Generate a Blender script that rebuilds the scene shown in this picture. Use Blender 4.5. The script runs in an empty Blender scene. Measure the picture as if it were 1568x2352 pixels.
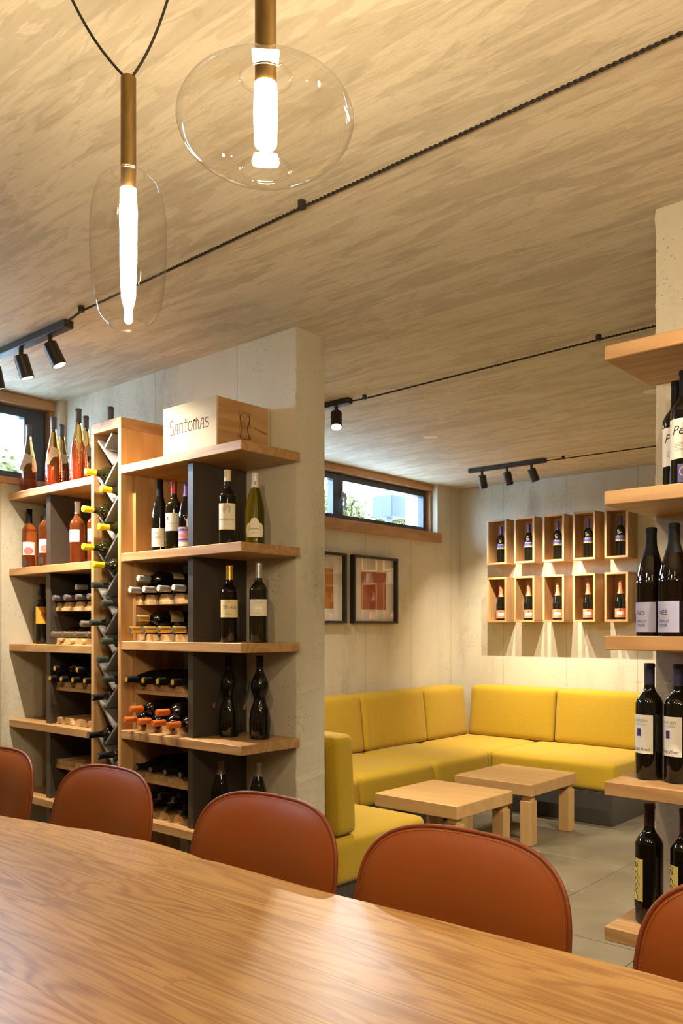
import bpy, bmesh, math, random
from mathutils import Vector, Matrix, Euler
random.seed(7)
SC = bpy.context.scene
COL = SC.collection
PI = math.pi

# ------------------------------------------------------------------ camera
EYE = 1.40
cam_d = bpy.data.cameras.new('camera')
cam = bpy.data.objects.new('camera', cam_d); COL.objects.link(cam)
cam.location = (0, 0, EYE)
cam.rotation_euler = (PI/2, 0, math.radians(41.2))
cam_d.sensor_width = 36; cam_d.sensor_fit = 'AUTO'
cam_d.lens = 1950/2352*36
cam_d.shift_y = (1443-1176)/2352
cam_d.clip_start = 0.02
SC.camera = cam

# ------------------------------------------------------------------ world / exposure
W = bpy.data.worlds.new('sky'); SC.world = W; W.use_nodes = True
bg = W.node_tree.nodes['Background']
bg.inputs[0].default_value = (0.52, 0.74, 1.0, 1); bg.inputs[1].default_value = 10.0
SC.view_settings.view_transform = 'Standard'; SC.view_settings.look = 'None'
SC.view_settings.gamma = 1.0; SC.view_settings.use_curve_mapping = False
SC.view_settings.exposure = 1.85
cy = SC.cycles
cy.use_denoising = True; cy.use_adaptive_sampling = True; cy.adaptive_threshold = 0.05
cy.max_bounces = 7; cy.diffuse_bounces = 4; cy.glossy_bounces = 3; cy.transmission_bounces = 6
cy.transparent_max_bounces = 12
cy.caustics_reflective = False; cy.caustics_refractive = False
cy.sample_clamp_indirect = 4.0
WARM = (1.0, 0.86, 0.66)

# ------------------------------------------------------------------ materials
MATS = {}
def new_mat(name):
    m = bpy.data.materials.new(name); m.use_nodes = True
    nt = m.node_tree; b = nt.nodes['Principled BSDF']
    MATS[name] = m
    return m, nt, b
def setp(b, col=None, rough=None, metal=None, trans=None, ior=None, coat=None, spec=None):
    if col is not None: b.inputs['Base Color'].default_value = (*col, 1)
    if rough is not None: b.inputs['Roughness'].default_value = rough
    if metal is not None: b.inputs['Metallic'].default_value = metal
    if trans is not None: b.inputs['Transmission Weight'].default_value = trans
    if ior is not None: b.inputs['IOR'].default_value = ior
    if coat is not None: b.inputs['Coat Weight'].default_value = coat
    if spec is not None: b.inputs['Specular IOR Level'].default_value = spec
def N(nt, t, **kw):
    n = nt.nodes.new(t)
    for k, v in kw.items(): setattr(n, k, v)
    return n
def L(nt, a, b): nt.links.new(a, b)
def math_n(nt, op, a, b=None):
    n = N(nt, 'ShaderNodeMath', operation=op)
    for i, v in enumerate((a, b)):
        if v is None: continue
        if isinstance(v, (int, float)): n.inputs[i].default_value = v
        else: L(nt, v, n.inputs[i])
    return n.outputs[0]
def ramp(nt, fac, stops):
    r = N(nt, 'ShaderNodeValToRGB'); e = r.color_ramp.elements
    while len(e) < len(stops): e.new(0.5)
    for i, (p, c) in enumerate(stops):
        e[i].position = p; e[i].color = (*c, 1) if len(c) == 3 else c
    L(nt, fac, r.inputs[0]); return r.outputs[0]
def mixc(nt, fac, a, b, mode='MIX'):
    n = N(nt, 'ShaderNodeMix', data_type='RGBA', blend_type=mode)
    for i, v in ((0, fac), (6, a), (7, b)):
        if isinstance(v, (int, float)): n.inputs[i].default_value = v
        elif isinstance(v, tuple): n.inputs[i].default_value = (*v, 1)
        else: L(nt, v, n.inputs[i])
    return n.outputs[2]
def bump(nt, b, h, strength=0.3, dist=0.002):
    n = N(nt, 'ShaderNodeBump'); n.inputs['Strength'].default_value = strength
    n.inputs['Distance'].default_value = dist
    L(nt, h, n.inputs['Height']); L(nt, n.outputs[0], b.inputs['Normal'])
def noise(nt, vec, scale, detail=4, rough=0.55, dist=0.0):
    n = N(nt, 'ShaderNodeTexNoise'); n.inputs['Scale'].default_value = scale
    n.inputs['Detail'].default_value = detail; n.inputs['Roughness'].default_value = rough
    n.inputs['Distortion'].default_value = dist
    L(nt, vec, n.inputs['Vector']); return n.outputs[0]
def mapping(nt, vec, scale=(1,1,1), loc=None):
    n = N(nt, 'ShaderNodeMapping'); n.inputs['Scale'].default_value = scale
    L(nt, vec, n.inputs['Vector'])
    if loc is not None: L(nt, loc, n.inputs['Location'])
    return n.outputs[0]

def plain(name, col, rough=0.5, metal=0.0, **kw):
    m, nt, b = new_mat(name); setp(b, col, rough, metal, **kw); return m

def wood(name, light, dark, axis='X', rough=0.5, rings=34, fine=0.35, ringmix=0.7, ringscale=1.0, coat=0.0, sharp=1.0):
    m, nt, b = new_mat(name); setp(b, light, rough, coat=coat)
    tc = N(nt, 'ShaderNodeTexCoord'); oi = N(nt, 'ShaderNodeObjectInfo')
    off = N(nt, 'ShaderNodeVectorMath', operation='SCALE'); off.inputs[0].default_value = (13.0, 7.0, 29.0)
    L(nt, oi.outputs['Random'], off.inputs['Scale'])
    lo, hi = 0.55*ringscale, 5.0*ringscale
    sc = {'X': (lo, hi, hi), 'Y': (hi, lo, hi), 'Z': (hi, hi, lo)}[axis]
    v = mapping(nt, tc.outputs['Object'], sc, off.outputs[0])
    n1 = noise(nt, v, 1.0, 3, 0.45, 0.3)
    s = math_n(nt, 'SINE', math_n(nt, 'MULTIPLY', n1, rings*2))
    s = math_n(nt, 'POWER', math_n(nt, 'ADD', math_n(nt, 'MULTIPLY', s, 0.5), 0.5), sharp)
    fs = {'X': (5, 170, 170), 'Y': (170, 5, 170), 'Z': (170, 170, 5)}[axis]
    v2 = mapping(nt, tc.outputs['Object'], fs, off.outputs[0])
    n2 = noise(nt, v2, 1.0, 3, 0.6)
    v3 = mapping(nt, tc.outputs['Object'], {'X': (.8, 3, 3), 'Y': (3, .8, 3), 'Z': (3, 3, .8)}[axis], off.outputs[0])
    n3 = noise(nt, v3, 1.2, 2)
    f = math_n(nt, 'ADD', math_n(nt, 'MULTIPLY', s, ringmix*0.55), math_n(nt, 'MULTIPLY', n2, fine))
    f = math_n(nt, 'ADD', f, math_n(nt, 'MULTIPLY', n3, 0.35))
    c = ramp(nt, f, [(0.25, light), (0.95, dark)])
    hv = N(nt, 'ShaderNodeHueSaturation')
    L(nt, math_n(nt, 'ADD', math_n(nt, 'MULTIPLY', oi.outputs['Random'], 0.22), 0.89), hv.inputs['Value'])
    L(nt, c, hv.inputs['Color'])
    L(nt, hv.outputs[0], b.inputs['Base Color'])
    bump(nt, b, n2, 0.10, 0.001)
    return m

def concrete(name, light, dark, streak=None, lines=None, pores=True, rough=0.75, patch=0.5):
    m, nt, b = new_mat(name); setp(b, light, rough)
    g = N(nt, 'ShaderNodeNewGeometry'); pos = g.outputs['Position']
    n1 = noise(nt, pos, 1.1, 4, 0.62)
    n2 = noise(nt, mapping(nt, pos, streak or (1.5, 1.5, 0.35)), 2.2, 5, 0.66, 0.6)
    n3 = noise(nt, pos, 38, 2, 0.7)
    f = math_n(nt, 'ADD', math_n(nt, 'MULTIPLY', n1, 0.45), math_n(nt, 'MULTIPLY', n2, 0.55))
    f = math_n(nt, 'ADD', f, math_n(nt, 'MULTIPLY', n3, 0.16))
    c = ramp(nt, f, [(0.40, dark), (0.56, light), (0.78, tuple(min(1, x*1.08) for x in light))])
    st = ramp(nt, noise(nt, mapping(nt, pos, (2.6, 2.6, 0.5)), 1.3, 5, 0.65, 0.9), [(0.50, (0, 0, 0)), (0.68, (1, 1, 1))])
    c = mixc(nt, math_n(nt, 'MULTIPLY', st, 0.22 if pores else 0.0), c, tuple(x*0.62 for x in light))
    h = n3
    if pores:
        vo = N(nt, 'ShaderNodeTexVoronoi'); vo.inputs['Scale'].default_value = 62
        vo.inputs['Randomness'].default_value = 1.0; L(nt, pos, vo.inputs['Vector'])
        mask = noise(nt, pos, 5.5, 3)
        sz = math_n(nt, 'MULTIPLY', math_n(nt, 'MAXIMUM', math_n(nt, 'SUBTRACT', mask, 0.40), 0.0), 0.95)
        p = math_n(nt, 'LESS_THAN', vo.outputs['Distance'], sz)
        c = mixc(nt, math_n(nt, 'MULTIPLY', p, 0.5), c, tuple(x*0.32 for x in dark))
        h = math_n(nt, 'SUBTRACT', math_n(nt, 'MULTIPLY', n3, 0.5), math_n(nt, 'MULTIPLY', p, 0.8))
    if lines:
        c = lines(nt, pos, c)
    L(nt, c, b.inputs['Base Color'])
    bump(nt, b, h, 0.35, 0.004)
    return m

def wall_lines(nt, pos, c):
    sx = N(nt, 'ShaderNodeSeparateXYZ'); L(nt, pos, sx.inputs[0])
    s = math_n(nt, 'ADD', sx.outputs[0], sx.outputs[1])
    wv = noise(nt, mapping(nt, pos, (0, 0, 3)), 1.0, 2)
    s = math_n(nt, 'ADD', s, math_n(nt, 'MULTIPLY', wv, 0.008))
    fr = math_n(nt, 'FRACT', math_n(nt, 'DIVIDE', s, 0.62))
    ln = math_n(nt, 'LESS_THAN', math_n(nt, 'ABSOLUTE', math_n(nt, 'SUBTRACT', fr, 0.5)), 0.006)
    return mixc(nt, math_n(nt, 'MULTIPLY', ln, 0.45), c, (0.20, 0.17, 0.12))

def ceil_lines(nt, pos, c):
    # flaky lighter / darker skin left by the shuttering boards, which run along x
    for sc, det, lo, hi, k, col in (((1.6, 9.0, 1), 6, .515, .545, .34, (0.38, 0.32, 0.235)), ((4.5, 24.0, 1), 4, .55, .58, .28, (0.36, 0.305, 0.225)),
                                    ((2.4, 15.0, 1), 5, .58, .62, .30, (0.62, 0.54, 0.41)), ((1.5, 60.0, 1), 3, .42, .64, .16, (0.34, 0.28, 0.20))):
        a = noise(nt, mapping(nt, pos, sc), 1.25, det, 0.62, 0.7)
        f = ramp(nt, a, [(lo, (0, 0, 0)), (hi, (1, 1, 1))])
        c = mixc(nt, math_n(nt, 'MULTIPLY', f, k), c, col)
    br = N(nt, 'ShaderNodeTexBrick'); br.offset = 0.45
    br.inputs['Scale'].default_value = 1.0; br.inputs['Brick Width'].default_value = 2.05
    br.inputs['Row Height'].default_value = 0.485; br.inputs['Mortar Size'].default_value = 0.0025
    br.inputs['Mortar Smooth'].default_value = 0.1
    br.inputs['Color1'].default_value = (0, 0, 0, 1); br.inputs['Color2'].default_value = (0.12, 0.12, 0.12, 1)
    br.inputs['Mortar'].default_value = (1, 1, 1, 1)
    L(nt, mapping(nt, pos, (1, 1, 1)), br.inputs['Vector'])
    br.inputs['Vector'].links[0].from_node.inputs['Location'].default_value = (0.36, 0.42, 0)
    wob = noise(nt, pos, 2.4, 3)
    ln = math_n(nt, 'MULTIPLY', br.outputs['Fac'], math_n(nt, 'MULTIPLY', wob, 0.55))
    return mixc(nt, ln, c, (0.60, 0.50, 0.36))

concrete('wall_concrete', (0.60, 0.545, 0.425), (0.40, 0.355, 0.265), lines=wall_lines)
concrete('ceiling_concrete', (0.70, 0.63, 0.505), (0.60, 0.535, 0.42), streak=(1.0, 5.0, 1.0), lines=ceil_lines, pores=False, rough=0.7)
concrete('outside_concrete', (0.12, 0.12, 0.115), (0.08, 0.08, 0.075))
wood('larch_x', (0.52, 0.305, 0.130), (0.33, 0.165, 0.060), 'X', 0.45)
wood('larch_y', (0.52, 0.305, 0.130), (0.33, 0.165, 0.060), 'Y', 0.45)
wood('larch_z', (0.57, 0.35, 0.155), (0.40, 0.215, 0.080), 'Z', 0.45, rings=24)
wood('trim_y', (0.54, 0.30, 0.135), (0.36, 0.175, 0.07), 'Y', 0.5)
wood('trim_z', (0.54, 0.30, 0.135), (0.36, 0.175, 0.07), 'Z', 0.5)
wood('pale_pine', (0.62, 0.49, 0.29), (0.50, 0.35, 0.17), 'X', 0.55, rings=14, ringmix=0.45, ringscale=0.6)
wood('tray_pine', (0.66, 0.43, 0.20), (0.48, 0.27, 0.11), 'Y', 0.5, rings=16)
wood('table_oak', (0.74, 0.455, 0.175), (0.36, 0.165, 0.050), 'X', 0.36, rings=40, fine=0.65, ringmix=0.50, ringscale=1.8, sharp=1.6)
wood('coffee_oak', (0.50, 0.305, 0.120), (0.38, 0.21, 0.075), 'X', 0.48, rings=14, ringmix=0.5)
wood('coffee_oak_z', (0.50, 0.305, 0.120), (0.38, 0.21, 0.075), 'Z', 0.48, rings=14, ringmix=0.5)
plain('grey_panel', (0.052, 0.040, 0.031), 0.42)
plain('lattice_grey', (0.19, 0.175, 0.165), 0.45)
plain('black_metal', (0.022, 0.018, 0.016), 0.42)
plain('cable_black', (0.014, 0.011, 0.009), 0.7)
plain('anthracite', (0.045, 0.051, 0.066), 0.38)
plain('sofa_base', (0.045, 0.040, 0.035), 0.4)
plain('frame_black', (0.012, 0.010, 0.009), 0.35)
plain('mat_white', (0.84, 0.79, 0.73), 0.8)
plain('print_red', (0.42, 0.10, 0.055), 0.7)
plain('print_orange', (0.55, 0.20, 0.04), 0.7)
plain('chrome', (0.42, 0.44, 0.47), 0.35, 0.2)
plain('grout', (0.30, 0.265, 0.20), 0.9)
plain('plate_white', (0.86, 0.80, 0.70), 0.6)
plain('leaf', (0.07, 0.066, 0.008), 0.8)
plain('bark', (0.25, 0.20, 0.15), 0.9)
concrete('ground_gravel', (0.70, 0.69, 0.65), (0.55, 0.54, 0.50))
plain('shutter_grey', (0.028, 0.032, 0.037), 0.6)
plain('ink', (0.03, 0.025, 0.022), 0.7)
plain('ink_brown', (0.27, 0.14, 0.06), 0.7)
plain('ink_gold', (0.66, 0.42, 0.10), 0.4, 0.1)
plain('ink_purple', (0.045, 0.025, 0.15), 0.6)
plain('ink_crate', (0.085, 0.038, 0.016), 0.7)
plain('ink_white', (0.85, 0.82, 0.75), 0.7)
plain('ink_red', (0.45, 0.04, 0.03), 0.7)
plain('ink_grey', (0.30, 0.27, 0.24), 0.7)
plain('paper', (0.74, 0.68, 0.56), 0.75)
plain('paper_white', (0.80, 0.77, 0.71), 0.75)
plain('paper_daylit_blue', (0.36, 0.36, 0.55), 0.75)  # bluish daylight reflected by the label, put into its paper colour
plain('paper_cream', (0.72, 0.62, 0.36), 0.75)
plain('paper_yellow', (0.70, 0.58, 0.15), 0.7)
plain('paper_orange', (0.80, 0.33, 0.02), 0.6)
plain('paper_pink', (0.85, 0.16, 0.14), 0.6)
plain('paper_coral', (0.80, 0.20, 0.09), 0.6)
plain('paper_blue', (0.08, 0.075, 0.30), 0.5)
plain('paper_sunset', (0.55, 0.28, 0.42), 0.6)
plain('paper_tag', (0.66, 0.56, 0.44), 0.8)
plain('tag_black', (0.03, 0.04, 0.045), 0.7)
for nm, c, r, mt in (('cap_yellow', (0.82, 0.62, 0.01), .38, 0), ('cap_green', (0.035, 0.05, 0.035), .4, 0.2),
                     ('cap_black', (0.004, 0.0036, 0.0036), .6, 0), ('cap_silver', (0.44, 0.43, 0.42), .34, 0.55),
                     ('cap_gold', (0.72, 0.44, 0.08), .33, 0.7), ('cap_orange', (0.62, 0.14, 0.02), .4, 0.1),
                     ('cap_grey', (0.11, 0.10, 0.10), .4, 0.1), ('cap_cream', (0.70, 0.58, 0.34), .5, 0),
                     ('cap_white', (0.68, 0.62, 0.54), .45, 0.1), ('cap_red', (0.30, 0.02, 0.015), .35, 0.2),
                     ('cap_purple', (0.11, 0.03, 0.17), .35, 0.2), ('cap_violet', (0.065, 0.04, 0.22), .4, 0.1),
                     ('cap_navy', (0.03, 0.025, 0.07), .45, 0), ('cap_maroon', (0.045, 0.012, 0.012), .4, 0),
                     ('cap_coral', (0.72, 0.25, 0.13), .35, 0.4), ('cap_dim', (0.16, 0.13, 0.10), .4, 0.2)):
    plain(nm, c, r, mt, spec=0.15 if nm == 'cap_black' else 0.5)
plain('glass_dark', (0.006, 0.005, 0.003), 0.035, 0, spec=0.5, ior=1.5)
plain('glass_brown', (0.005, 0.0018, 0.0008), 0.035, 0, spec=0.5, ior=1.5)
plain('glass_olive', (0.012, 0.010, 0.002), 0.035, 0, spec=0.5, ior=1.5)
m, nt, b = new_mat('glass_green'); setp(b, (0.50, 0.45, 0.03), 0.02, trans=0.95, ior=1.36)
def rose(name, lo, hi, z0, z1, rough=0.02, tex=False):
    m, nt, b = new_mat(name); setp(b, lo, rough, trans=0.92, ior=1.36)
    tc = N(nt, 'ShaderNodeTexCoord'); sx = N(nt, 'ShaderNodeSeparateXYZ'); L(nt, tc.outputs['Object'], sx.inputs[0])
    mr = N(nt, 'ShaderNodeMapRange'); mr.inputs['From Min'].default_value = z0; mr.inputs['From Max'].default_value = z1
    L(nt, sx.outputs[2], mr.inputs['Value'])
    L(nt, ramp(nt, mr.outputs[0], [(0.0, lo), (0.96, tuple((a+b_)/2 for a, b_ in zip(lo, hi))), (1.0, hi)]), b.inputs['Base Color'])
    if tex:
        n = noise(nt, tc.outputs['Object'], 70, 1); bump(nt, b, n, 0.35, 0.003)
rose('glass_rose', (0.96, 0.20, 0.05), (0.97, 0.34, 0.09), 0.0, 0.235)
rose('glass_rose_tall', (0.97, 0.13, 0.03), (0.98, 0.58, 0.18), 0.0, 0.21, 0.015, True)

def thin_glass(name, tint, refl=1.0, rough=0.0):
    m, nt, b = new_mat(name); nt.nodes.remove(b)
    out = nt.nodes['Material Output']
    tr = N(nt, 'ShaderNodeBsdfTransparent'); tr.inputs[0].default_value = (*tint, 1)
    gl = N(nt, 'ShaderNodeBsdfGlossy'); gl.inputs['Roughness'].default_value = rough
    fr = N(nt, 'ShaderNodeLayerWeight'); fr.inputs[0].default_value = 0.5      # Schlick reflectance, same from both sides of the thin sheet
    sch = math_n(nt, 'ADD', math_n(nt, 'MULTIPLY', math_n(nt, 'POWER', fr.outputs['Facing'], 5.0), 0.80), 0.045)
    mx = N(nt, 'ShaderNodeMixShader')
    L(nt, math_n(nt, 'MINIMUM', math_n(nt, 'MULTIPLY', sch, refl), 1.0), mx.inputs[0])
    L(nt, tr.outputs[0], mx.inputs[1]); L(nt, gl.outputs[0], mx.inputs[2]); L(nt, mx.outputs[0], out.inputs['Surface'])
thin_glass('window_glass', (0.96, 0.98, 1.0), 1.0)
thin_glass('picture_glass', (0.97, 0.97, 0.97), 0.9)
thin_glass('bulb_glass', (0.985, 0.98, 0.965), 1.15)

def emit(name, col, s):
    m, nt, b = new_mat(name); setp(b, (0.8, 0.8, 0.8), 0.5)
    b.inputs['Emission Color'].default_value = (*col, 1); b.inputs['Emission Strength'].default_value = s
emit('lamp_glow', (1.0, 0.80, 0.50), 170.0)
emit('spot_glow', (1.0, 0.80, 0.52), 60.0)
MATS['spot_glow'].cycles.emission_sampling = 'NONE'      # the spot lamps carry the light, the lens only shines

m, nt, b = new_mat('brass'); setp(b, (0.2, 0.12, 0.04), 0.42, 0.75)
tc = N(nt, 'ShaderNodeTexCoord')
L(nt, ramp(nt, noise(nt, mapping(nt, tc.outputs['Object'], (60, 60, 8)), 1.0, 4), [(0.3, (0.13, 0.075, 0.022)), (0.7, (0.26, 0.165, 0.055))]), b.inputs['Base Color'])

m, nt, b = new_mat('leather'); setp(b, (0.295, 0.071, 0.0095), 0.36)
tc = N(nt, 'ShaderNodeTexCoord')
vo = N(nt, 'ShaderNodeTexVoronoi'); vo.inputs['Scale'].default_value = 620; L(nt, tc.outputs['Object'], vo.inputs['Vector'])
bump(nt, b, math_n(nt, 'ADD', vo.outputs['Distance'], noise(nt, tc.outputs['Object'], 60, 3)), 0.10, 0.001)
plain('leather_dark', (0.23, 0.05, 0.012), 0.45)
plain('thread', (0.50, 0.15, 0.045), 0.7)

def fabric(name, wrinkle=0.0):
    m, nt, b = new_mat(name); setp(b, (0.44, 0.282, 0.0026), 0.85)
    tc = N(nt, 'ShaderNodeTexCoord')
    o = tc.outputs['Object']
    n = noise(nt, mapping(nt, o, (1, 1, 0.25)), 420, 2, 0.7)
    n2 = noise(nt, mapping(nt, o, (0.25, 1, 1)), 420, 2, 0.7)
    f = math_n(nt, 'MULTIPLY', math_n(nt, 'ADD', n, n2), 0.5)
    L(nt, ramp(nt, f, [(0.38, (0.36, 0.22, 0.0018)), (0.62, (0.485, 0.312, 0.0034))]), b.inputs['Base Color'])
    b.inputs['Sheen Weight'].default_value = 0.15
    if wrinkle:
        w = noise(nt, mapping(nt, o, (7, 7, 1.3)), 1.6, 2, 0.4, 0.8)
        f = math_n(nt, 'ADD', math_n(nt, 'MULTIPLY', f, 0.03), math_n(nt, 'MULTIPLY', w, wrinkle))
        bump(nt, b, f, 1.0, 0.02)
    else:
        bump(nt, b, f, 0.15, 0.001)
fabric('yellow_fabric'); fabric('yellow_fabric_creased', 0.55)

m, nt, b = new_mat('floor_tile'); setp(b, (0.27, 0.23, 0.165), 0.38)
g = N(nt, 'ShaderNodeNewGeometry'); oi = N(nt, 'ShaderNodeObjectInfo')
f = math_n(nt, 'ADD', noise(nt, g.outputs['Position'], 2.4, 6, 0.6, 0.8), math_n(nt, 'MULTIPLY', oi.outputs['Random'], 0.10))
L(nt, ramp(nt, f, [(0.38, (0.15, 0.126, 0.084)), (0.72, (0.23, 0.197, 0.136))]), b.inputs['Base Color'])

# ------------------------------------------------------------------ mesh helpers
def bm_box(bm, x0, x1, y0, y1, z0, z1):
    v = [bm.verts.new((x, y, z)) for z in (z0, z1) for y in (y0, y1) for x in (x0, x1)]
    for f in ((0,2,3,1), (4,5,7,6), (0,1,5,4), (2,6,7,3), (0,4,6,2), (1,3,7,5)):
        bm.faces.new([v[i] for i in f])
def bm_lathe(bm, prof, seg=28, closed_ends=True, cx=0, cy=0):
    rings = []
    for r, z in prof:
        if r < 1e-6: rings.append([bm.verts.new((cx, cy, z))])
        else: rings.append([bm.verts.new((cx+r*math.cos(2*PI*i/seg), cy+r*math.sin(2*PI*i/seg), z)) for i in range(seg)])
    for a, c in zip(rings, rings[1:]):
        for i in range(seg):
            j = (i+1) % seg
            if len(a) == 1 and len(c) == 1: continue
            if len(a) == 1: bm.faces.new((a[0], c[j], c[i]))
            elif len(c) == 1: bm.faces.new((a[i], a[j], c[0]))
            else: bm.faces.new((a[i], a[j], c[j], c[i]))
    if closed_ends:
        if len(rings[0]) > 1: bm.faces.new(list(reversed(rings[0])))
        if len(rings[-1]) > 1: bm.faces.new(rings[-1])
def bm_tube(bm, pts, r, seg=8, caps=True, closed=False):
    pts = [Vector(p) for p in pts]; n = len(pts); rings = []
    up = None
    for i, p in enumerate(pts):
        if closed: t = (pts[(i+1) % n]-pts[i-1])
        else: t = (pts[min(i+1, n-1)]-pts[max(i-1, 0)])
        t.normalize()
        if up is None:
            up = Vector((0, 0, 1)) if abs(t.z) < 0.9 else Vector((1, 0, 0))
        a = (up - t*up.dot(t)).normalized(); up = a; c = t.cross(a)
        rr = r[i] if isinstance(r, (list, tuple)) else r
        rings.append([bm.verts.new(p + a*rr*math.cos(2*PI*k/seg) + c*rr*math.sin(2*PI*k/seg)) for k in range(seg)])
    m = n if closed else n-1
    for i in range(m):
        A, B = rings[i], rings[(i+1) % n]
        for k in range(seg):
            j = (k+1) % seg
            bm.faces.new((A[k], A[j], B[j], B[k]))
    if caps and not closed:
        bm.faces.new(list(reversed(rings[0]))); bm.faces.new(rings[-1])
def bm_prism(bm, pts2, fn, h0, h1):
    """polygon pts2 (list of 2-tuples) extruded between h0,h1; fn(a,b,h)->xyz"""
    A = [bm.verts.new(fn(a, b, h0)) for a, b in pts2]; B = [bm.verts.new(fn(a, b, h1)) for a, b in pts2]
    n = len(pts2)
    bm.faces.new(list(reversed(A))); bm.faces.new(B)
    for i in range(n):
        j = (i+1) % n; bm.faces.new((A[i], A[j], B[j], B[i]))
def bevel(bm, w, seg=2):
    bmesh.ops.bevel(bm, geom=list(bm.edges), offset=w, segments=seg, affect='EDGES', clamp_overlap=True)
def to_mesh(name, bm, mat=None, smooth=None):
    bmesh.ops.recalc_face_normals(bm, faces=list(bm.faces))
    me = bpy.data.meshes.new(name); bm.to_mesh(me); bm.free()
    if mat: me.materials.append(MATS[mat])
    if smooth is not None:
        me.shade_smooth()
        try: me.set_sharp_from_angle(angle=math.radians(smooth))
        except Exception: pass
    return me
def ob(name, me, parent=None, loc=(0,0,0), rot=None):
    o = bpy.data.objects.new(name, me); COL.objects.link(o)
    o.location = loc
    if rot is not None: o.rotation_euler = rot
    if parent is not None: o.parent = parent
    return o
def tag(o, label=None, cat=None, group=None, kind=None):
    if label: o['label'] = label
    if cat: o['category'] = cat
    if group: o['group'] = group
    if kind: o['kind'] = kind
    return o
def thing(name, label, cat, loc=(0,0,0), group=None, rotz=0):
    o = ob(name, None, None, loc, (0, 0, rotz)); o.empty_display_size = 0.05
    return tag(o, label, cat, group)
def struct(o): o['kind'] = 'structure'; return o
def board(name, x0, x1, y0, y1, z0, z1, mat, parent=None, bev=0.002):
    c = Vector(((x0+x1)/2, (y0+y1)/2, (z0+z1)/2))
    bm = bmesh.new(); bm_box(bm, x0-c.x, x1-c.x, y0-c.y, y1-c.y, z0-c.z, z1-c.z)
    if bev: bevel(bm, bev, 1)
    me = to_mesh(name, bm, mat)
    p = parent.matrix_basis.translation if parent is not None else Vector((0,0,0))
    if parent is not None and parent.parent is not None: p = p + parent.parent.location
    return ob(name, me, parent, c-p)
def wpart(name, bm, mat, parent, smooth=None, origin=None):
    """mesh given in world coordinates; object origin moved to its own centre"""
    co = [v.co for v in bm.verts]
    c = origin or sum(co, Vector())/len(co); c = Vector(c)
    bmesh.ops.translate(bm, verts=bm.verts, vec=-c)
    p = Vector((0,0,0)); q = parent
    while q is not None: p += q.location; q = q.parent
    return ob(name, to_mesh(name, bm, mat, smooth), parent, c-p)

def text_geo(s, size, align='CENTER', shear=0.0, sx=1.0):
    cu = bpy.data.curves.new('t', 'FONT'); cu.body = s; cu.size = size; cu.align_x = align; cu.align_y = 'CENTER'
    cu.resolution_u = 2; cu.shear = shear; cu.fill_mode = 'FRONT'
    o = bpy.data.objects.new('t', cu); COL.objects.link(o)
    dg = bpy.context.evaluated_depsgraph_get(); dg.update()
    me = o.evaluated_get(dg).to_mesh()
    vs = [(v.co.x*sx, v.co.y) for v in me.vertices]; fs = [tuple(p.vertices) for p in me.polygons]
    o.evaluated_get(dg).to_mesh_clear()
    bpy.data.objects.remove(o); bpy.data.curves.remove(cu)
    return vs, fs
def disc_geo(r, cx=0, cy=0, n=20, rings=3, sy=1.0, r0=0.0):
    vs, fs = [], []
    if r0 == 0: vs.append((cx, cy))
    base = len(vs)
    for k in range(rings if r0 == 0 else 2):
        rr = r*(k+1)/rings if r0 == 0 else (r0, r)[k]
        for i in range(n): vs.append((cx+rr*math.cos(2*PI*i/n), cy+rr*sy*math.sin(2*PI*i/n)))
    if r0 == 0:
        for i in range(n): fs.append((0, base+i, base+(i+1) % n))
    for k in range((rings if r0 == 0 else 2)-1):
        for i in range(n):
            a = base+k*n+i; c = base+k*n+(i+1) % n
            fs.append((a, a+n, c+n, c))
    return vs, fs
def rect_geo(w, h, cx=0, cy=0, n=6):
    vs, fs = [], []
    for i in range(n+1):
        x = cx-w/2+w*i/n; vs += [(x, cy-h/2), (x, cy+h/2)]
    for i in range(n): fs.append((2*i, 2*i+2, 2*i+3, 2*i+1))
    return vs, fs
def stroke_geo(paths, w):
    vs, fs = [], []
    for p in paths:
        for (x0, y0), (x1, y1) in zip(p, p[1:]):
            dx, dy = x1-x0, y1-y0; l = math.hypot(dx, dy) or 1; nx, ny = -dy/l*w/2, dx/l*w/2
            ex, ey = dx/l*w*0.3, dy/l*w*0.3
            b0 = len(vs); vs += [(x0-ex+nx, y0-ey+ny), (x0-ex-nx, y0-ey-ny), (x1+ex-nx, y1+ey-ny), (x1+ex+nx, y1+ey+ny)]
            fs.append((b0, b0+1, b0+2, b0+3))
    return vs, fs
def shift(geo, dx, dy, rot=0.0):
    c, s = math.cos(rot), math.sin(rot)
    return [(x*c-y*s+dx, x*s+y*c+dy) for x, y in geo[0]], geo[1]
def merge(*gs):
    vs, fs = [], []
    for v, f in gs:
        b0 = len(vs); vs += v; fs += [tuple(i+b0 for i in q) for q in f]
    return vs, fs
def geo_mesh(name, geo, fn, mat):
    me = bpy.data.meshes.new(name)
    me.from_pydata([fn(u, v) for u, v in geo[0]], [], geo[1]); me.materials.append(MATS[mat]); me.update()
    return me

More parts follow.
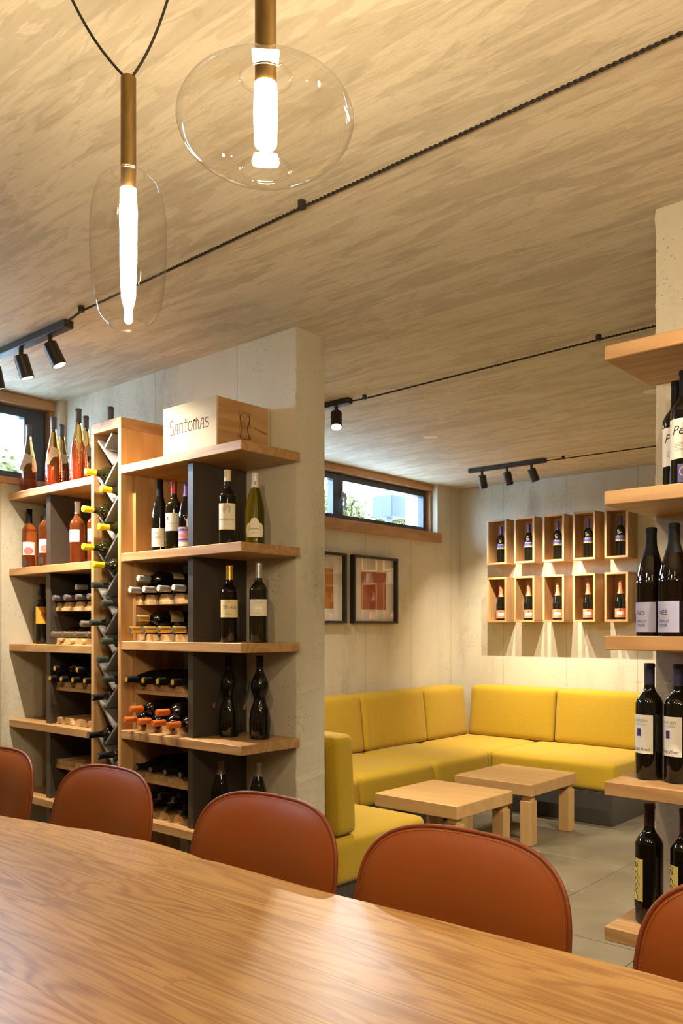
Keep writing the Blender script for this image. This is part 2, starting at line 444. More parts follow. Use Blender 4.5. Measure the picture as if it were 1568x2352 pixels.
# ------------------------------------------------------------------ the setting
X0, X1, Y0, Y1, H = -4.42, 3.2, -2.6, 6.75, 2.706
WY0, WY1 = 2.637, 2.82            # the dividing wall between the two rooms
def walls(name, boxes, mat='wall_concrete'):
    bm = bmesh.new()
    for bx in boxes: bm_box(bm, *bx)
    return struct(ob(name, to_mesh(name, bm, mat)))
floor = walls('floor', [(X0-.4, X1+.2, Y0-.2, Y1+.3, -0.2, -0.0105)], 'grout')
walls('ceiling', [(X0-.4, X1+.2, Y0-.2, Y1+.3, H, H+.25)], 'ceiling_concrete')
W1 = (0.55, 2.60, 2.195); W2 = (3.55, 6.37, 2.225)
T = 0.36
walls('wall_left', [(X0-T, X0, Y0-.2, Y1+.3, 0, 2.195), (X0-T, X0, Y0-.2, W1[0], 2.195, H), (X0-T, X0, W1[1], W2[0], 2.195, H),
                    (X0-T, X0, W2[0], W2[1], 2.195, W2[2]), (X0-T, X0, W2[1], Y1+.3, 2.195, H)])
walls('wall_back', [(X0, X1+.2, Y1, Y1+.3, 0, H)])
walls('wall_right', [(X1, X1+.2, Y0, Y1, 0, H)])
walls('wall_front', [(X0, X1+.2, Y0-.2, Y0, 0, H)])
def rough_wall(name, x0, x1):
    # stub of the dividing wall with slightly broken arrises
    bm = bmesh.new()
    nz = 90; rnd = random.Random(3)
    cols = []
    for i in range(nz+1):
        z = H*i/nz
        j = [rnd.uniform(-.0018, .0018) - (.004 if rnd.random() < .06 else 0) for _ in range(4)]
        cols.append([bm.verts.new((x0 + j[0]*(x0 > -2), WY0, z)), bm.verts.new((x1 + j[1]*(x1 < 0), WY0, z)),
                     bm.verts.new((x1 + j[2]*(x1 < 0), WY1, z)), bm.verts.new((x0 + j[3]*(x0 > -2), WY1, z))])
    for a, c in zip(cols, cols[1:]):
        for k in range(4): bm.faces.new((a[k], a[(k+1) % 4], c[(k+1) % 4], c[k]))
    bm.faces.new(cols[0]); bm.faces.new(cols[-1])
    return struct(ob(name, to_mesh(name, bm, 'wall_concrete')))
rough_wall('wall_middle_left', X0, -2.569)
rough_wall('wall_middle_right', -1.007, X1)

# floor tiles, 60 cm grid, each its own piece
bm = bmesh.new(); bm_box(bm, -.2985, .2985, -.3, .3, -.0105, 0); bevel(bm, .0012, 1)
tile_me = to_mesh('tile', bm, 'floor_tile')
for i in range(-5, 9):
    for j in range(-10, 6):
        x = -2.03+.3 + .6*i; y = 3.615+.3025 + .605*j
        if X0-.25 < x < X1-.1 and Y0-.2 < y < Y1+.2 and not (y < 1.9 and x > .9):
            if x-.2985 < X0 or x+.2985 > X1 or y-.3 < Y0 or y+.3 > Y1:
                a0, a1 = max(x-.2985, X0+.002), min(x+.2985, X1-.002); b0, b1 = max(y-.3, Y0+.002), min(y+.3, Y1-.002)
                if a1-a0 < .03 or b1-b0 < .03: continue
                board('tile', a0, a1, b0, b1, -.0105, 0, 'floor_tile', floor, .0012)
            else: ob('tile', tile_me, floor, (x, y, 0))

# ------------------------------------------------------------------ windows
def window(name, y0, y1, z0, sashes, fx=-4.53, tx=-4.42, sill_to=None, handle=None):
    w = struct(ob(name, None)); w.empty_display_size = .1
    zt = H-.002
    board('trim_board', fx-.03, tx-.045, y0+.001, y1-.001, zt-.055, zt, 'trim_y', w)
    board('trim_board', fx-.03, tx-.06, y1-.028, y1-.001, z0+.04, zt-.056, 'trim_z', w)
    board('trim_board', fx-.03, tx-.06, y0+.001, y0+.028, z0+.04, zt-.056, 'trim_z', w)
    board('sill', fx-.05, tx+.022, y0+.001, sill_to or y1-.001, z0+.002 if not sill_to else z0-.055, z0+.036, 'trim_y', w) if not sill_to else \
        (board('sill', fx-.05, tx-.002, y0+.001, y1-.001, z0+.002, z0+.036, 'trim_y', w), board('sill_front', tx+.001, tx+.03, y0-.03, sill_to, z0-.05, z0+.036, 'trim_y', w))
    fz0, fz1 = z0+.037, zt-.057
    ya, yb = y0+.030, y1-.030
    f = .028
    def frame(nm, a, c, p, q, wd, x0, x1, par):
        bm = bmesh.new()
        for bx in ((x0, x1, a, c, p, p+wd), (x0, x1, a, c, q-wd, q), (x0, x1, a, a+wd, p+wd, q-wd), (x0, x1, c-wd, c, p+wd, q-wd)):
            bm_box(bm, *bx)
        return wpart(nm, bm, 'anthracite', par)
    frame('frame', ya, yb, fz0, fz1, f, fx-.06, fx, w)
    for (a, c, wl, wr) in sashes:
        bm = bmesh.new(); x0, x1 = fx-.05, fx+.012; wd = .042
        for bx in ((x0, x1, a, c, fz0+f*.4, fz0+f*.4+wd), (x0, x1, a, c, fz1-f*.4-wd, fz1-f*.4), (x0, x1, a, a+wl, fz0+f*.4+wd, fz1-f*.4-wd), (x0, x1, c-wr, c, fz0+f*.4+wd, fz1-f*.4-wd)):
            bm_box(bm, *bx)
        s = wpart('sash', bm, 'anthracite', w)
        board('pane', fx-.032, fx-.026, a+wl-.004, c-wr+.004, fz0+f*.4+wd-.004, fz1-f*.4-wd+.004, 'window_glass', s, 0)
    if handle is not None:
        bm = bmesh.new(); zc = (fz0+fz1)/2+.02
        bm_box(bm, fx+.012, fx+.024, handle-.014, handle+.014, zc-.03, zc+.03)
        bm_box(bm, fx+.024, fx+.045, handle-.010, handle+.010, zc-.01, zc+.01)
        bm_box(bm, fx+.040, fx+.052, handle-.010, handle+.010, zc-.125, zc+.01)
        wpart('handle', bm, 'chrome', w)
    return w
window('window_1', W1[0], W1[1], W1[2]-.008, [(0.60, 1.56, .055, .055), (1.57, 2.555, .055, .12)])
window('window_2', W2[0], W2[1], W2[2], [(3.60, 5.125, .05, .065), (5.13, 6.325, .05, .04)], sill_to=6.40, handle=5.17)

# outside the windows
walls('ground_outside', [(-14, X0-T, -4, 14, 1.9, 2.15)], 'ground_gravel')
tag(board('garden_wall', -7.0, -6.8, 0.5, 10.5, 2.15, 2.74, 'outside_concrete'), 'low grey concrete garden wall outside the window', 'wall')
o = board('shutter_box', -5.30, -5.05, 6.51, 6.77, 2.49, 2.70, 'shutter_grey', None, .006)
tag(o, 'pale grey metal box outside the window above the pictures', 'box')
walls('ground_plinth', [(-5.20, -5.16, 6.62, 6.66, 2.15, 2.4895)], 'outside_concrete')
def shrub(name, label, cx, cy, z0, w, h, n, seed):
    r = random.Random(seed); t = thing(name, label, 'shrub', (cx, cy, z0))
    bm = bmesh.new(); stems = []
    for i in range(7):
        a = r.uniform(-1, 1)*w*.5; q = (a, r.uniform(-.2, .2), h*r.uniform(.6, 1.0)); stems.append(q)
        bm_tube(bm, [(a*.3, 0, 0), (a*.7, q[1]*.5, q[2]*.5), q], [.012, .008, .004], 6)
    ob('stems', to_mesh('stems', bm, 'bark'), t, (0, 0, 0), (0, 0, PI/2))
    bm = bmesh.new()
    for i in range(n):
        q = stems[i % 7]; k = r.uniform(.2, 1.05)
        c = Vector((q[0]*k + r.gauss(0, .09), q[1]*k + r.gauss(0, .09), q[2]*k + r.gauss(0, .06)))
        if c.z < .01: continue
        M = Euler((r.uniform(0, 6), r.uniform(0, 6), r.uniform(0, 6))).to_matrix(); s = r.uniform(.014, .030)
        bm.faces.new([bm.verts.new(c + M @ Vector(p)*s) for p in ((-1, 0, 0), (0, -.6, .15), (1.2, 0, 0), (0, .6, .15))])
    lf = ob('foliage', to_mesh('foliage', bm, 'leaf'), t, (0, 0, 0), (0, 0, PI/2)); lf['kind'] = 'stuff'
shrub('shrub', 'yellow-green leafy shrub outside the window above the framed pictures', -5.95, 7.30, 2.15, 1.5, .72, 5200, 1)
shrub('shrub', 'yellow-green leafy shrub outside the window by the rosé bottles', -6.2, 3.0, 2.15, 1.2, .60, 2500, 2)
t = thing('tree', 'bare tree trunk outside the window by the rosé bottles', 'tree', (-8.0, 3.85, 2.15))
bm = bmesh.new(); bm_tube(bm, [(0, 0, 0), (.03, .02, .5), (-.02, .1, 1.0), (.05, .3, 1.6)], [.11, .09, .07, .05], 10)
ob('trunk', to_mesh('trunk', bm, 'bark', 60), t)
bm = bmesh.new(); bm_tube(bm, [(0, .03, .6), (.05, .35, 1.0), (.0, .6, 1.5)], [.05, .04, .025], 8)
ob('branch', to_mesh('branch', bm, 'bark', 60), t)
tag(board('stone_post', -7.6, -7.4, 4.03, 4.2, 2.15, 3.6, 'outside_concrete'), 'pale stone post outside the window by the rosé bottles', 'post')

# ------------------------------------------------------------------ left wine shelving
SY0, SYB = 2.293, 2.635
LZ = [2.137, 1.726, 1.316, .904, .515]
RZ = [2.157, 1.748, 1.340, .927, .536]
TX0, TX1 = -3.618, -3.371
PITCH = .1065
def wedge_mesh(length):
    bm = bmesh.new()
    bm_prism(bm, [(-.0425, 0), (.0425, 0), (.0225, .028), (-.0225, .028)], lambda a, b, h: (a, h, b), -length/2, length/2)
    bevel(bm, .0008, 1)
    return to_mesh('wedge', bm, 'tray_pine')
WEDGE = wedge_mesh(.235)
HALF = None
def half_wedge():
    bm = bmesh.new()
    bm_prism(bm, [(0, 0), (.0425, 0), (.0225, .028), (0, .028)], lambda a, b, h: (a, h, b), -.1175, .1175)
    bevel(bm, .0008, 1); return to_mesh('wedge', bm, 'tray_pine')
HALF = half_wedge()
def tray(parent, x0, x1, z, base=True):
    """bottle tray: thin board (if between shelves) with trapezoid wedges; z = top of the board"""
    y0, y1 = 2.357, 2.600
    p = parent.location
    n = 4; pt = (x1-x0)/n
    b0 = board('rack_tray', x0+.001, x1-.001, y0, y1, z-.018 if base else z+.0005, z if base else z+.004, 'tray_pine', parent, .001)
    top = z if base else z+.004
    c = Vector(b0.location)+p
    for i in range(n+1):
        x = x0+pt*i
        if i == 0: o = ob('wedge', HALF, b0, Vector((x+.0015, (y0+y1)/2, top))-c)
        elif i == n:
            o = ob('wedge', HALF, b0, Vector((x-.0015, (y0+y1)/2, top))-c, (0, 0, PI))
        else: o = ob('wedge', WEDGE, b0, Vector((x, (y0+y1)/2, top))-c)
    return top
def shelf_unit(label, x0, x1, zs, uprights, loc, mat='larch_x', name='wine_shelf', xback=None, cuts=True, ub=None):
    t = thing(name, label, 'shelf', loc)
    for z in zs: board('shelf_board', x0, x1, SY0, SYB, z-.04, z, mat, t, .0025)
    for (u0, u1) in uprights:
        tops = list(zs)
        for a, c in zip(tops, tops[1:]): board('upright', u0, u1, 2.325, SYB, c+.0003, a-.0403, 'grey_panel', t, .001)
        board('upright', u0, u1, 2.325, SYB, 0.001, tops[-1]-.0403, 'grey_panel', t, .001)
    return t
left = shelf_unit('tall wooden wine shelf with grey uprights at the left wall under the window', -4.418, TX0-.001, LZ, [(-4.088, -4.047)], (-4.0, 2.46, 0))
right = shelf_unit('wooden wine shelf with grey uprights at the pillar, carrying the wooden crate', TX1+.001, -2.543, RZ, [(-2.919, -2.882)], (-2.95, 2.46, 0))
for a, c in zip(RZ, RZ[1:]):
    board('side_panel', TX1+.001, -3.345, 2.358, 2.632, c+.0005, a-.0405, 'larch_z', right, .001)
LT, RT = {}, {}
XL0, XL1, XR0, XR1 = -4.047, TX0-.002, -3.345, -2.919
for k, (zl, zr) in enumerate(((LZ[2], RZ[2]), (LZ[3], RZ[3]), (LZ[4], RZ[4]))):
    dz = (.19, .19, .174)[k]
    LT[k, 'mid'] = tray(left, XL0, XL1, zl+dz); LT[k, 'low'] = tray(left, XL0, XL1, zl, False)
    RT[k, 'mid'] = tray(right, XR0, XR1, zr+dz-.004); RT[k, 'low'] = tray(right, XR0, XR1, zr, False)

# tower with the diagonal lattice
tw = thing('bottle_tower', 'narrow tall wooden bottle tower with a grey diagonal lattice between the shelves', 'wine rack', (-3.495, 2.46, 0))
TZ = 2.385
board('side_panel', TX0, TX0+.024, SY0, SYB, .001, TZ-.05, 'larch_z', tw)
board('side_panel', TX1-.024, TX1, SY0, SYB, .001, TZ-.05, 'larch_z', tw)
board('top_board', TX0, TX1, SY0, SYB, TZ-.0498, TZ, 'larch_y', tw)
board('back_panel', TX0+.0245, TX1-.0245, 2.622, 2.634, .002, TZ-.0505, 'grey_panel', tw, 0)
TW0, TW1 = TX0+.0245, TX1-.0245
TWW = TW1-TW0; PER = .178; uB = .055; uA = TWW-uB
JB0 = 2.139-.052-.0085               # height of the first left junction
def slat(u0, v0, u1, v1):
    th = .006
    dx, dz = u1-u0, v1-v0; l = math.hypot(dx, dz); nx, nz = -dz/l*th, dx/l*th
    bm = bmesh.new()
    pts = [(u0+nx, v0+nz), (u0-nx, v0-nz), (u1-nx, v1-nz), (u1+nx, v1+nz)]
    bm_prism(bm, [(TW0+a, b) for a, b in pts], lambda a, b, h: (a, h, b), 2.312, 2.60)
    bevel(bm, .0006, 1)
    wpart('lattice_slat', bm, 'lattice_grey', tw)
k0 = uA-uB
for i in range(-1, 12):
    zB = JB0-PER*i; zA = zB-k0
    if zA > .25: slat(.005, zB+uB-.005, uA-.009, zA+.009)            # left wall down to the right junction
    if zA-k0 > .2: slat(TWW-.005, zA+(TWW-uA)-.005, uB+.009, zA-k0+.009)   # right wall down to the next left junction
slat(uB+(2.326-JB0-PER), 2.326, uB+.009, JB0+PER+.009)

# ------------------------------------------------------------------ bottles
def prof_bordeaux(Hh, R):
    s = Hh-.09
    return [(R*.80, 0), (R*.96, .002), (R, .007), (R, s-.040), (R*.985, s-.028), (R*.92, s-.016), (R*.78, s-.005), (R*.60, s+.004), (R*.46, s+.012), (.0150, s+.022), (.0138, s+.035), (.0138, Hh-.012), (.0148, Hh-.011), (.0148, Hh-.001), (.013, Hh)]
def prof_burgundy(Hh, R):
    s = Hh*.50
    return [(R*.82, 0), (R*.97, .002), (R, .008), (R, s-.015), (R*.985, s), (R*.93, s+.016), (R*.83, s+.036), (R*.70, s+.056), (R*.56, s+.075), (R*.44, s+.090), (.0155, s+.102), (.0142, Hh-.03), (.0142, Hh-.013), (.0152, Hh-.012), (.0152, Hh-.001), (.013, Hh)]
def prof_flute(Hh, R):
    return [(R*.86, 0), (R*.97, .003), (R*.98, .01), (R, .06), (R*.99, .11), (R*.93, .145), (R*.84, .175), (R*.70, .205), (R*.57, .235), (R*.47, .262), (.0165, .285), (.0145, .30), (.0142, Hh-.014), (.0152, Hh-.013), (.0152, Hh-.001), (.013, Hh)]
def prof_sparkling(Hh, R):
    s = Hh*.42
    return [(R*.84, 0), (R*.97, .003), (R, .010), (R, s), (R*.97, s+.014), (R*.86, s+.040), (R*.70, s+.064), (R*.54, s+.086), (R*.42, s+.106), (.0160, s+.122), (.0150, Hh-.035), (.0165, Hh-.032), (.0165, Hh-.02), (.0155, Hh-.018), (.0150, Hh-.004), (.011, Hh)]
def prof_gourd(Hh, R):
    k = Hh/.354
    return [(r, z*k) for r, z in ((.036, 0), (.042, .004), (.0435, .014), (.0455, .055), (.0445, .088), (.039, .125), (.030, .150), (.0258, .168), (.028, .184), (.0345, .203), (.0385, .222), (.0370, .240), (.0295, .260), (.0205, .279), (.0150, .293), (.0138, .310), (.0138, .342), (.0146, .343), (.0146, .352), (.013, .354))]
PROF = dict(bordeaux=prof_bordeaux, burgundy=prof_burgundy, flute=prof_flute, sparkling=prof_sparkling, gourd=prof_gourd)
MC = {}
def smooth_prof(p, n=3):
    """Catmull-Rom through the middle of the profile for round shoulders"""
    out = []
    for i in range(len(p)-1):
        p0, p1, p2, p3 = p[max(i-1, 0)], p[i], p[i+1], p[min(i+2, len(p)-1)]
        seglen = math.hypot(p2[0]-p1[0], p2[1]-p1[1])
        m = n if .006 < seglen < .05 and p1[0] != p2[0] else 1
        for k in range(m):
            t = k/m
            out.append(tuple(.5*((2*p1[j]) + (-p0[j]+p2[j])*t + (2*p0[j]-5*p1[j]+4*p2[j]-p3[j])*t*t + (-p0[j]+3*p1[j]-3*p2[j]+p3[j])*t**3) for j in (0, 1)))
    out.append(p[-1]); return out
def glass_me(kind, Hh, R, mat):
    key = ('g', kind, Hh, R, mat)
    if key not in MC:
        bm = bmesh.new(); bm_lathe(bm, smooth_prof(PROF[kind](Hh, R)), 32); MC[key] = to_mesh('glass_body', bm, mat, 50)
    return MC[key]
def cap_me(kind, Hh, R, cl, mat):
    key = ('c', kind, Hh, R, cl, mat)
    if key not in MC:
        pr = smooth_prof(PROF[kind](Hh, R)); e = .0007
        def rad(z):
            for (r0, z0), (r1, z1) in zip(pr, pr[1:]):
                if z0 <= z <= z1 and z1 > z0: return r0+(r1-r0)*(z-z0)/(z1-z0)
            return pr[-1][0]
        zs = sorted({Hh-cl, *[z for r, z in pr if z > Hh-cl+.001]})
        prof = [(rad(Hh-cl)-.0005, Hh-cl)] + [(rad(z)+e, z) for z in zs]
        prof = [q for q in prof if q[1] < Hh-.0005]
        prof += [(.0150 if kind != 'sparkling' else .0135, Hh+.0002), (.0125, Hh+.0012), (0, Hh+.0012)]
        bm = bmesh.new(); bm_lathe(bm, prof, 28, False); MC[key] = to_mesh('capsule', bm, mat, 40)
    return MC[key]
def end_me(Hh, mat):
    key = ('e', Hh, mat)
    if key not in MC:
        bm = bmesh.new(); bm_lathe(bm, [(.0118, Hh+.0010), (.0118, Hh+.0018), (0, Hh+.0018)], 20, False); MC[key] = to_mesh('capsule_end', bm, mat)
    return MC[key]
def patch_me(R, z0, z1, w, mat):
    key = ('p', R, z0, z1, w, mat)
    if key not in MC:
        MC[key] = geo_mesh('label', rect_geo(w, z1-z0, 0, (z0+z1)/2, 16), lambda u, v: (R*math.sin(u/R), -R*math.cos(u/R), v), mat)
        MC[key].shade_smooth()
    return MC[key]
def print_me(key, geo, R, mat):
    key = ('t', key, R, mat)
    if key not in MC:
        MC[key] = geo_mesh('print', geo() if callable(geo) else geo, lambda u, v: (R*math.sin(u/R), -R*math.cos(u/R), v), mat)
    return MC[key]
def bottle(label, kind, loc, Hh, R, glass='glass_dark', cap='cap_black', cl=.06, labels=(), prints=(), phi=0.0,
           lie=False, roll=PI, group=None, end=None, tilt=0.0, name='wine_bottle'):
    """labels: (z0,z1,width,mat,dangle); prints: (key,geo,mat) with geo in label plane coordinates (u around, v up)"""
    t = thing(name, label, 'bottle', loc, group)
    if lie:
        M = Matrix.Rotation(PI/2+tilt, 3, 'X') @ Matrix.Rotation(roll, 3, 'Z'); t.rotation_euler = M.to_euler()
    else: t.rotation_euler = (0, 0, phi)
    ob('glass_body', glass_me(kind, Hh, R, glass), t)
    if cap: c = ob('capsule', cap_me(kind, Hh, R, cl, cap), t)
    if cap and end: ob('capsule_end', end_me(Hh, end), c)
    first = None
    for (z0, z1, w, mat) in labels:
        l = ob('label', patch_me(R+.0006, z0, z1, w, mat), t)
        first = first or l
    for (key, geo, mat) in prints:
        ob('print', print_me(key, geo, R+.0013, mat), first or t)
    return t
def face(x, y, dl=0.0):
    """turn about z so that the label looks at a viewer standing at the table, dl radians further to the right"""
    return math.atan2(-x, y) + dl
def ncam(x, y, dl=0.0): return face(x, y, dl)

T_ = text_geo
# --- crate shelf row: three reds, then two whites by the pillar
z = RZ[1]+.0006
bottle('tall slim dark bottle with black cap, leftmost of the trio under the crate', 'burgundy', (-3.180, 2.372, z), .330, .037, 'glass_dark', 'cap_black', .075,
       [(.02, .105, .07, 'paper_white')], [('wa', lambda: merge(disc_geo(.012, -.004, .075, r0=.010), shift(T_('WICA', .016), -.002, .062)), 'ink_grey')], ncam(-3.18, 2.372, -.35), group='wine bottles on the wine shelf at the pillar')
bottle('dark bottle with red cap and white crest label, middle of the trio', 'bordeaux', (-3.080, 2.375, z), .310, .039, 'glass_olive', 'cap_red', .055,
       [(.085, .165, .075, 'paper_white')], [('ga', lambda: shift(T_('GARRAUD', .0085), .004, .117), 'ink_grey'), ('gb', lambda: disc_geo(.005, -.022, .142, sy=1.6), 'ink_red'), ('gc', lambda: shift(T_('GRAND VIN', .005), .004, .105), 'ink_grey')], ncam(-3.08, 2.375, -.25))
bottle('wine bottle with purple cap and pink sunset label beside the grey upright', 'burgundy', (-2.985, 2.375, z), .292, .040, 'glass_brown', 'cap_purple', .06,
       [(.028, .095, .085, 'paper_sunset'), (.010, .028, .085, 'paper')],
       [('sa', lambda: merge(rect_geo(.083, .010, 0, .083), rect_geo(.083, .007, 0, .040)), 'paper_blue'), ('sb', lambda: merge(disc_geo(.008, .0, .088, sy=.6), rect_geo(.083, .009, 0, .058)), 'paper_coral'),
        ('sc', lambda: stroke_geo([[(-.012, .145), (.012, .145), (0, .122), (-.012, .145)]], .0018), 'ink_white')], ncam(-2.985, 2.375, -.15))
def crest():
    g = [disc_geo(.0085, 0, .152, r0=.0072)]
    for s in (-1, 1):
        for (cx, cy, r) in ((.012, .158, .005), (.0135, .148, .005), (.011, .139, .005), (.007, .165, .0045)):
            g.append(disc_geo(r, s*cx, cy, 10, 2, 1.2, r*.6))
    return merge(*g)
bottle('dark bottle with cream cap and gold-crested label beside the green bottle', 'bordeaux', (-2.712, 2.372, z), .316, .0395, 'glass_dark', 'cap_cream', .048,
       [(.062, .172, .082, 'paper')], [('mc', crest, 'ink_grey'), ('md', lambda: merge(disc_geo(.006, 0, .152), rect_geo(.082, .003, 0, .171), rect_geo(.082, .003, 0, .0635), disc_geo(.0025, 0, .124)), 'ink_gold'),
        ('me', lambda: merge(shift(T_('MONTEROSSO', .0115), 0, .104), shift(T_('2018', .005), 0, .094)), 'ink'), ('mf', lambda: shift(T_('MALVAZIJA', .005), 0, .084), 'ink_grey')], ncam(-2.712, 2.372, -.12))
def hexlab():
    P = [(-.036, .010), (.036, .010), (.044, .040), (.034, .068), (.018, .070), (.016, .082), (.008, .090), (-.008, .090), (-.016, .082), (-.018, .070), (-.034, .068), (-.044, .040)]
    vs, fs = [], []
    n = 22; us = [-.044+.088*i/n for i in range(n+1)]
    def lim(u, top):
        best = None
        for (x0, y0), (x1, y1) in zip(P, P[1:]+P[:1]):
            if min(x0, x1)-1e-9 <= u <= max(x0, x1)+1e-9 and abs(x1-x0) > 1e-9:
                y = y0+(y1-y0)*(u-x0)/(x1-x0)
                best = y if best is None else (max(best, y) if top else min(best, y))
        return best if best is not None else .04
    for u in us: vs += [(u, lim(u, False)), (u, lim(u, True))]
    for i in range(n): fs.append((2*i, 2*i+2, 2*i+3, 2*i+1))
    return vs, fs
t = bottle('olive-green bottle with silver-white cap and hexagonal label at the shelf end', 'burgundy', (-2.634, 2.455, z), .305, .0415, 'glass_green', 'cap_white', .062, (), (), ncam(-2.634, 2.455, -.05))
l = ob('label', print_me('hex', shift(hexlab(), 0, .022), .0415+.0006, 'paper'), t)
ob('print', print_me('jer', lambda: merge(shift(T_('Jermann', .013), 0, .068), stroke_geo([[(-.024, .077), (.024, .077), (.028, .068), (.024, .059), (-.024, .059), (-.028, .068), (-.024, .077)]], .0009), shift(T_('PINOT GRIGIO', .004), 0, .050)), .0415+.0013, 'ink'), l)
ob('print', print_me('one', lambda: shift(T_('1,0', .014), .004, .020), .0415+.0009, 'ink_white'), l)
ob('emblem', print_me('jcap', lambda: disc_geo(.005, 0, .262, 16, 2, 1.2, .003), .0166, 'ink'), t)

z = RZ[2]+.0006
bottle('standing dark bottle with gold cap and cream label', 'bordeaux', (-2.733, 2.400, z), .325, .0393, 'glass_brown', 'cap_gold', .060,
       [(.105, .180, .088, 'paper_cream')], [('st', lambda: merge(shift(T_('ŠT', .020), -.017, .146), shift(T_('KA', .020), .020, .146), shift(T_('VITOVSKA', .006), 0, .117), shift(T_('KRAS', .005), 0, .171)), 'ink'), ('su', lambda: disc_geo(.0062, 0, .146), 'ink_gold')], ncam(-2.733, 2.40, -.06))
bottle('standing dark bottle with silver cap and white label at the shelf end', 'bordeaux', (-2.606, 2.450, z), .332, .0393, 'glass_olive', 'cap_silver', .062,
       [(.110, .180, .092, 'paper')], [('co', lambda: merge(shift(T_('COLJA', .012), 0, .166), shift(T_('PINELA', .0075), 0, .121)), 'ink_grey'), ('cp', lambda: merge(disc_geo(.0075, -.008, .143, 12, 2), disc_geo(.0075, .010, .143, 12, 2, .8)), 'ink_white')], ncam(-2.606, 2.45, -.05))
z = RZ[3]+.0006
for (x, y, nm, who) in ((-2.809, 2.464, 'black', 'gourd-shaped black wine bottle with a hanging tag next to the grey upright'), (-2.652, 2.500, 'blue', 'gourd-shaped black wine bottle with a dark tag at the shelf end')):
    ph = ncam(x, y)
    t = bottle(who, 'gourd', (x, y, z), .354, .0455, 'glass_dark', 'cap_black', .048, (), (('kk', lambda: stroke_geo([[(-.004, .305), (-.004, .318), (.004, .318)], [(.001, .305), (.001, .316)], [(.006, .305), (.006, .318)]], .002), 'ink_gold'),) if 0 else (), ph)
    bm = bmesh.new(); bm_tube(bm, [(-.014, -.004, .292), (-.024, -.010, .275), (-.041, -.012, .248)], .0007, 5); ob('tag_string', to_mesh('tag_string', bm, 'cable_black'), t)
    bm = bmesh.new(); bm_box(bm, -.0005, .0005, -.009, .009, -.102, 0); g = ob('hang_tag', to_mesh('hang_tag', bm, 'tag_black'), t, (-.041, -.012, .248), (.15, .16, .5))
    bm = bmesh.new(); bm_box(bm, -.0008, .0008, -.0092, .0092, -.124, -.1022); ob('tag_end', to_mesh('tag_end', bm, 'ink_brown'), g)
z = RZ[4]+.0006
bottle('dark bottle with dull grey cap on the lower shelf next to the grey upright', 'burgundy', (-2.812, 2.420, z), .292, .041, 'glass_dark', 'cap_dim', .06, phi=ncam(-2.8, 2.42))
bottle('dark bottle with dull grey cap on the lower shelf at its end', 'burgundy', (-2.630, 2.470, z), .298, .041, 'glass_dark', 'cap_dim', .06, phi=ncam(-2.63, 2.47))

# --- left unit, standing
z = LZ[0]+.0006
TALL = [(-4.352, 2.372, 'leftmost tall textured rosé bottle with a paper tag, in front of the window', -.5, True), (-4.088, 2.368, 'tall textured rosé bottle, front one of the pair in the middle of the top shelf', .2, True),
        (-4.215, 2.490, 'tall textured rosé bottle, rear one of the pair in the middle of the top shelf', .9, True), (-3.845, 2.365, 'tall textured rosé bottle, front one next to the bottle tower', .5, False),
        (-3.945, 2.470, 'tall textured rosé bottle, rear one next to the bottle tower', 1.0, True), (-3.688, 2.450, 'tall rosé bottle showing only its neck above the bottle tower', .1, False)]
for (x, y, lab, a, tg) in TALL:
    t = bottle(lab, 'flute', (x, y, z), .375, .0435, 'glass_rose_tall', 'cap_grey', .062, (), (), ncam(x, y, a*.3), group='tall rosé bottles on the top shelf')
    ob('medallion', print_me('med', lambda: disc_geo(.0065, 0, .300, 14, 2), .0152, 'tag_black'), t)
    if tg:
        bm = bmesh.new(); bm_box(bm, -.022, .022, -.0005, .0005, -.095, 0)
        g = ob('paper_tag', to_mesh('paper_tag', bm, 'paper_tag'), t, (.008, -.047, .205), (0.22, .30, .25))
        ob('print', geo_mesh('print', merge(shift(T_('VIPAVA', .008), 0, -.02), *[rect_geo(.022, .0012, 0, -.035-.006*k, 1) for k in range(7)]), lambda u, v: (u, -.0009, v), 'ink_grey'), g)
z = LZ[1]+.0006
def blob(): return disc_geo(.026, .001, .092, 24, 4, .74)
for (x, y, lab) in ((-4.328, 2.362, 'rosé bottle with black cap and pink blob label nearest the left wall'), (-4.134, 2.350, 'rosé bottle with black cap and pink blob label half behind the grey upright')):
    bottle(lab, 'bordeaux', (x, y, z), .322, .0383, 'glass_rose', 'cap_black', .078, [(.070, .140, .070, 'paper_white')],
           [('bl', blob, 'paper_pink'), ('bm', lambda: rect_geo(.026, .034, -.022, .030), 'tag_black'), ('bn', lambda: rect_geo(.05, .004, .0, .141), 'paper_pink'), ('bo', lambda: stroke_geo([[(-.02, .126), (0, .129), (.02, .125)]], .002), 'ink_grey')], ncam(x, y, -.15), group='rosé bottles with pink labels')
bottle('rosé bottle with white cap and white label on the left shelf', 'bordeaux', (-3.889, 2.386, z), .322, .0385, 'glass_rose', 'cap_white', .062, [(.112, .176, .062, 'paper_white')],
       [('et', lambda: merge(shift(T_('ETIČ', .013), .0, .138), shift(T_('vino', .007), -.01, .155)), 'ink_grey'), ('eu', lambda: rect_geo(.062, .005, 0, .1145), 'paper_pink')], ncam(-3.889, 2.386, -.55))
bottle('rosé bottle mostly hidden behind the bottle tower', 'bordeaux', (-3.790, 2.425, z), .322, .0383, 'glass_rose', 'cap_white', .062, [(.112, .176, .062, 'paper_white')],
       [('et', lambda: merge(shift(T_('ETIČ', .013), .0, .138), shift(T_('vino', .007), -.01, .155)), 'ink_grey')], ncam(-3.79, 2.425, -.35))
z = LZ[2]+.0006
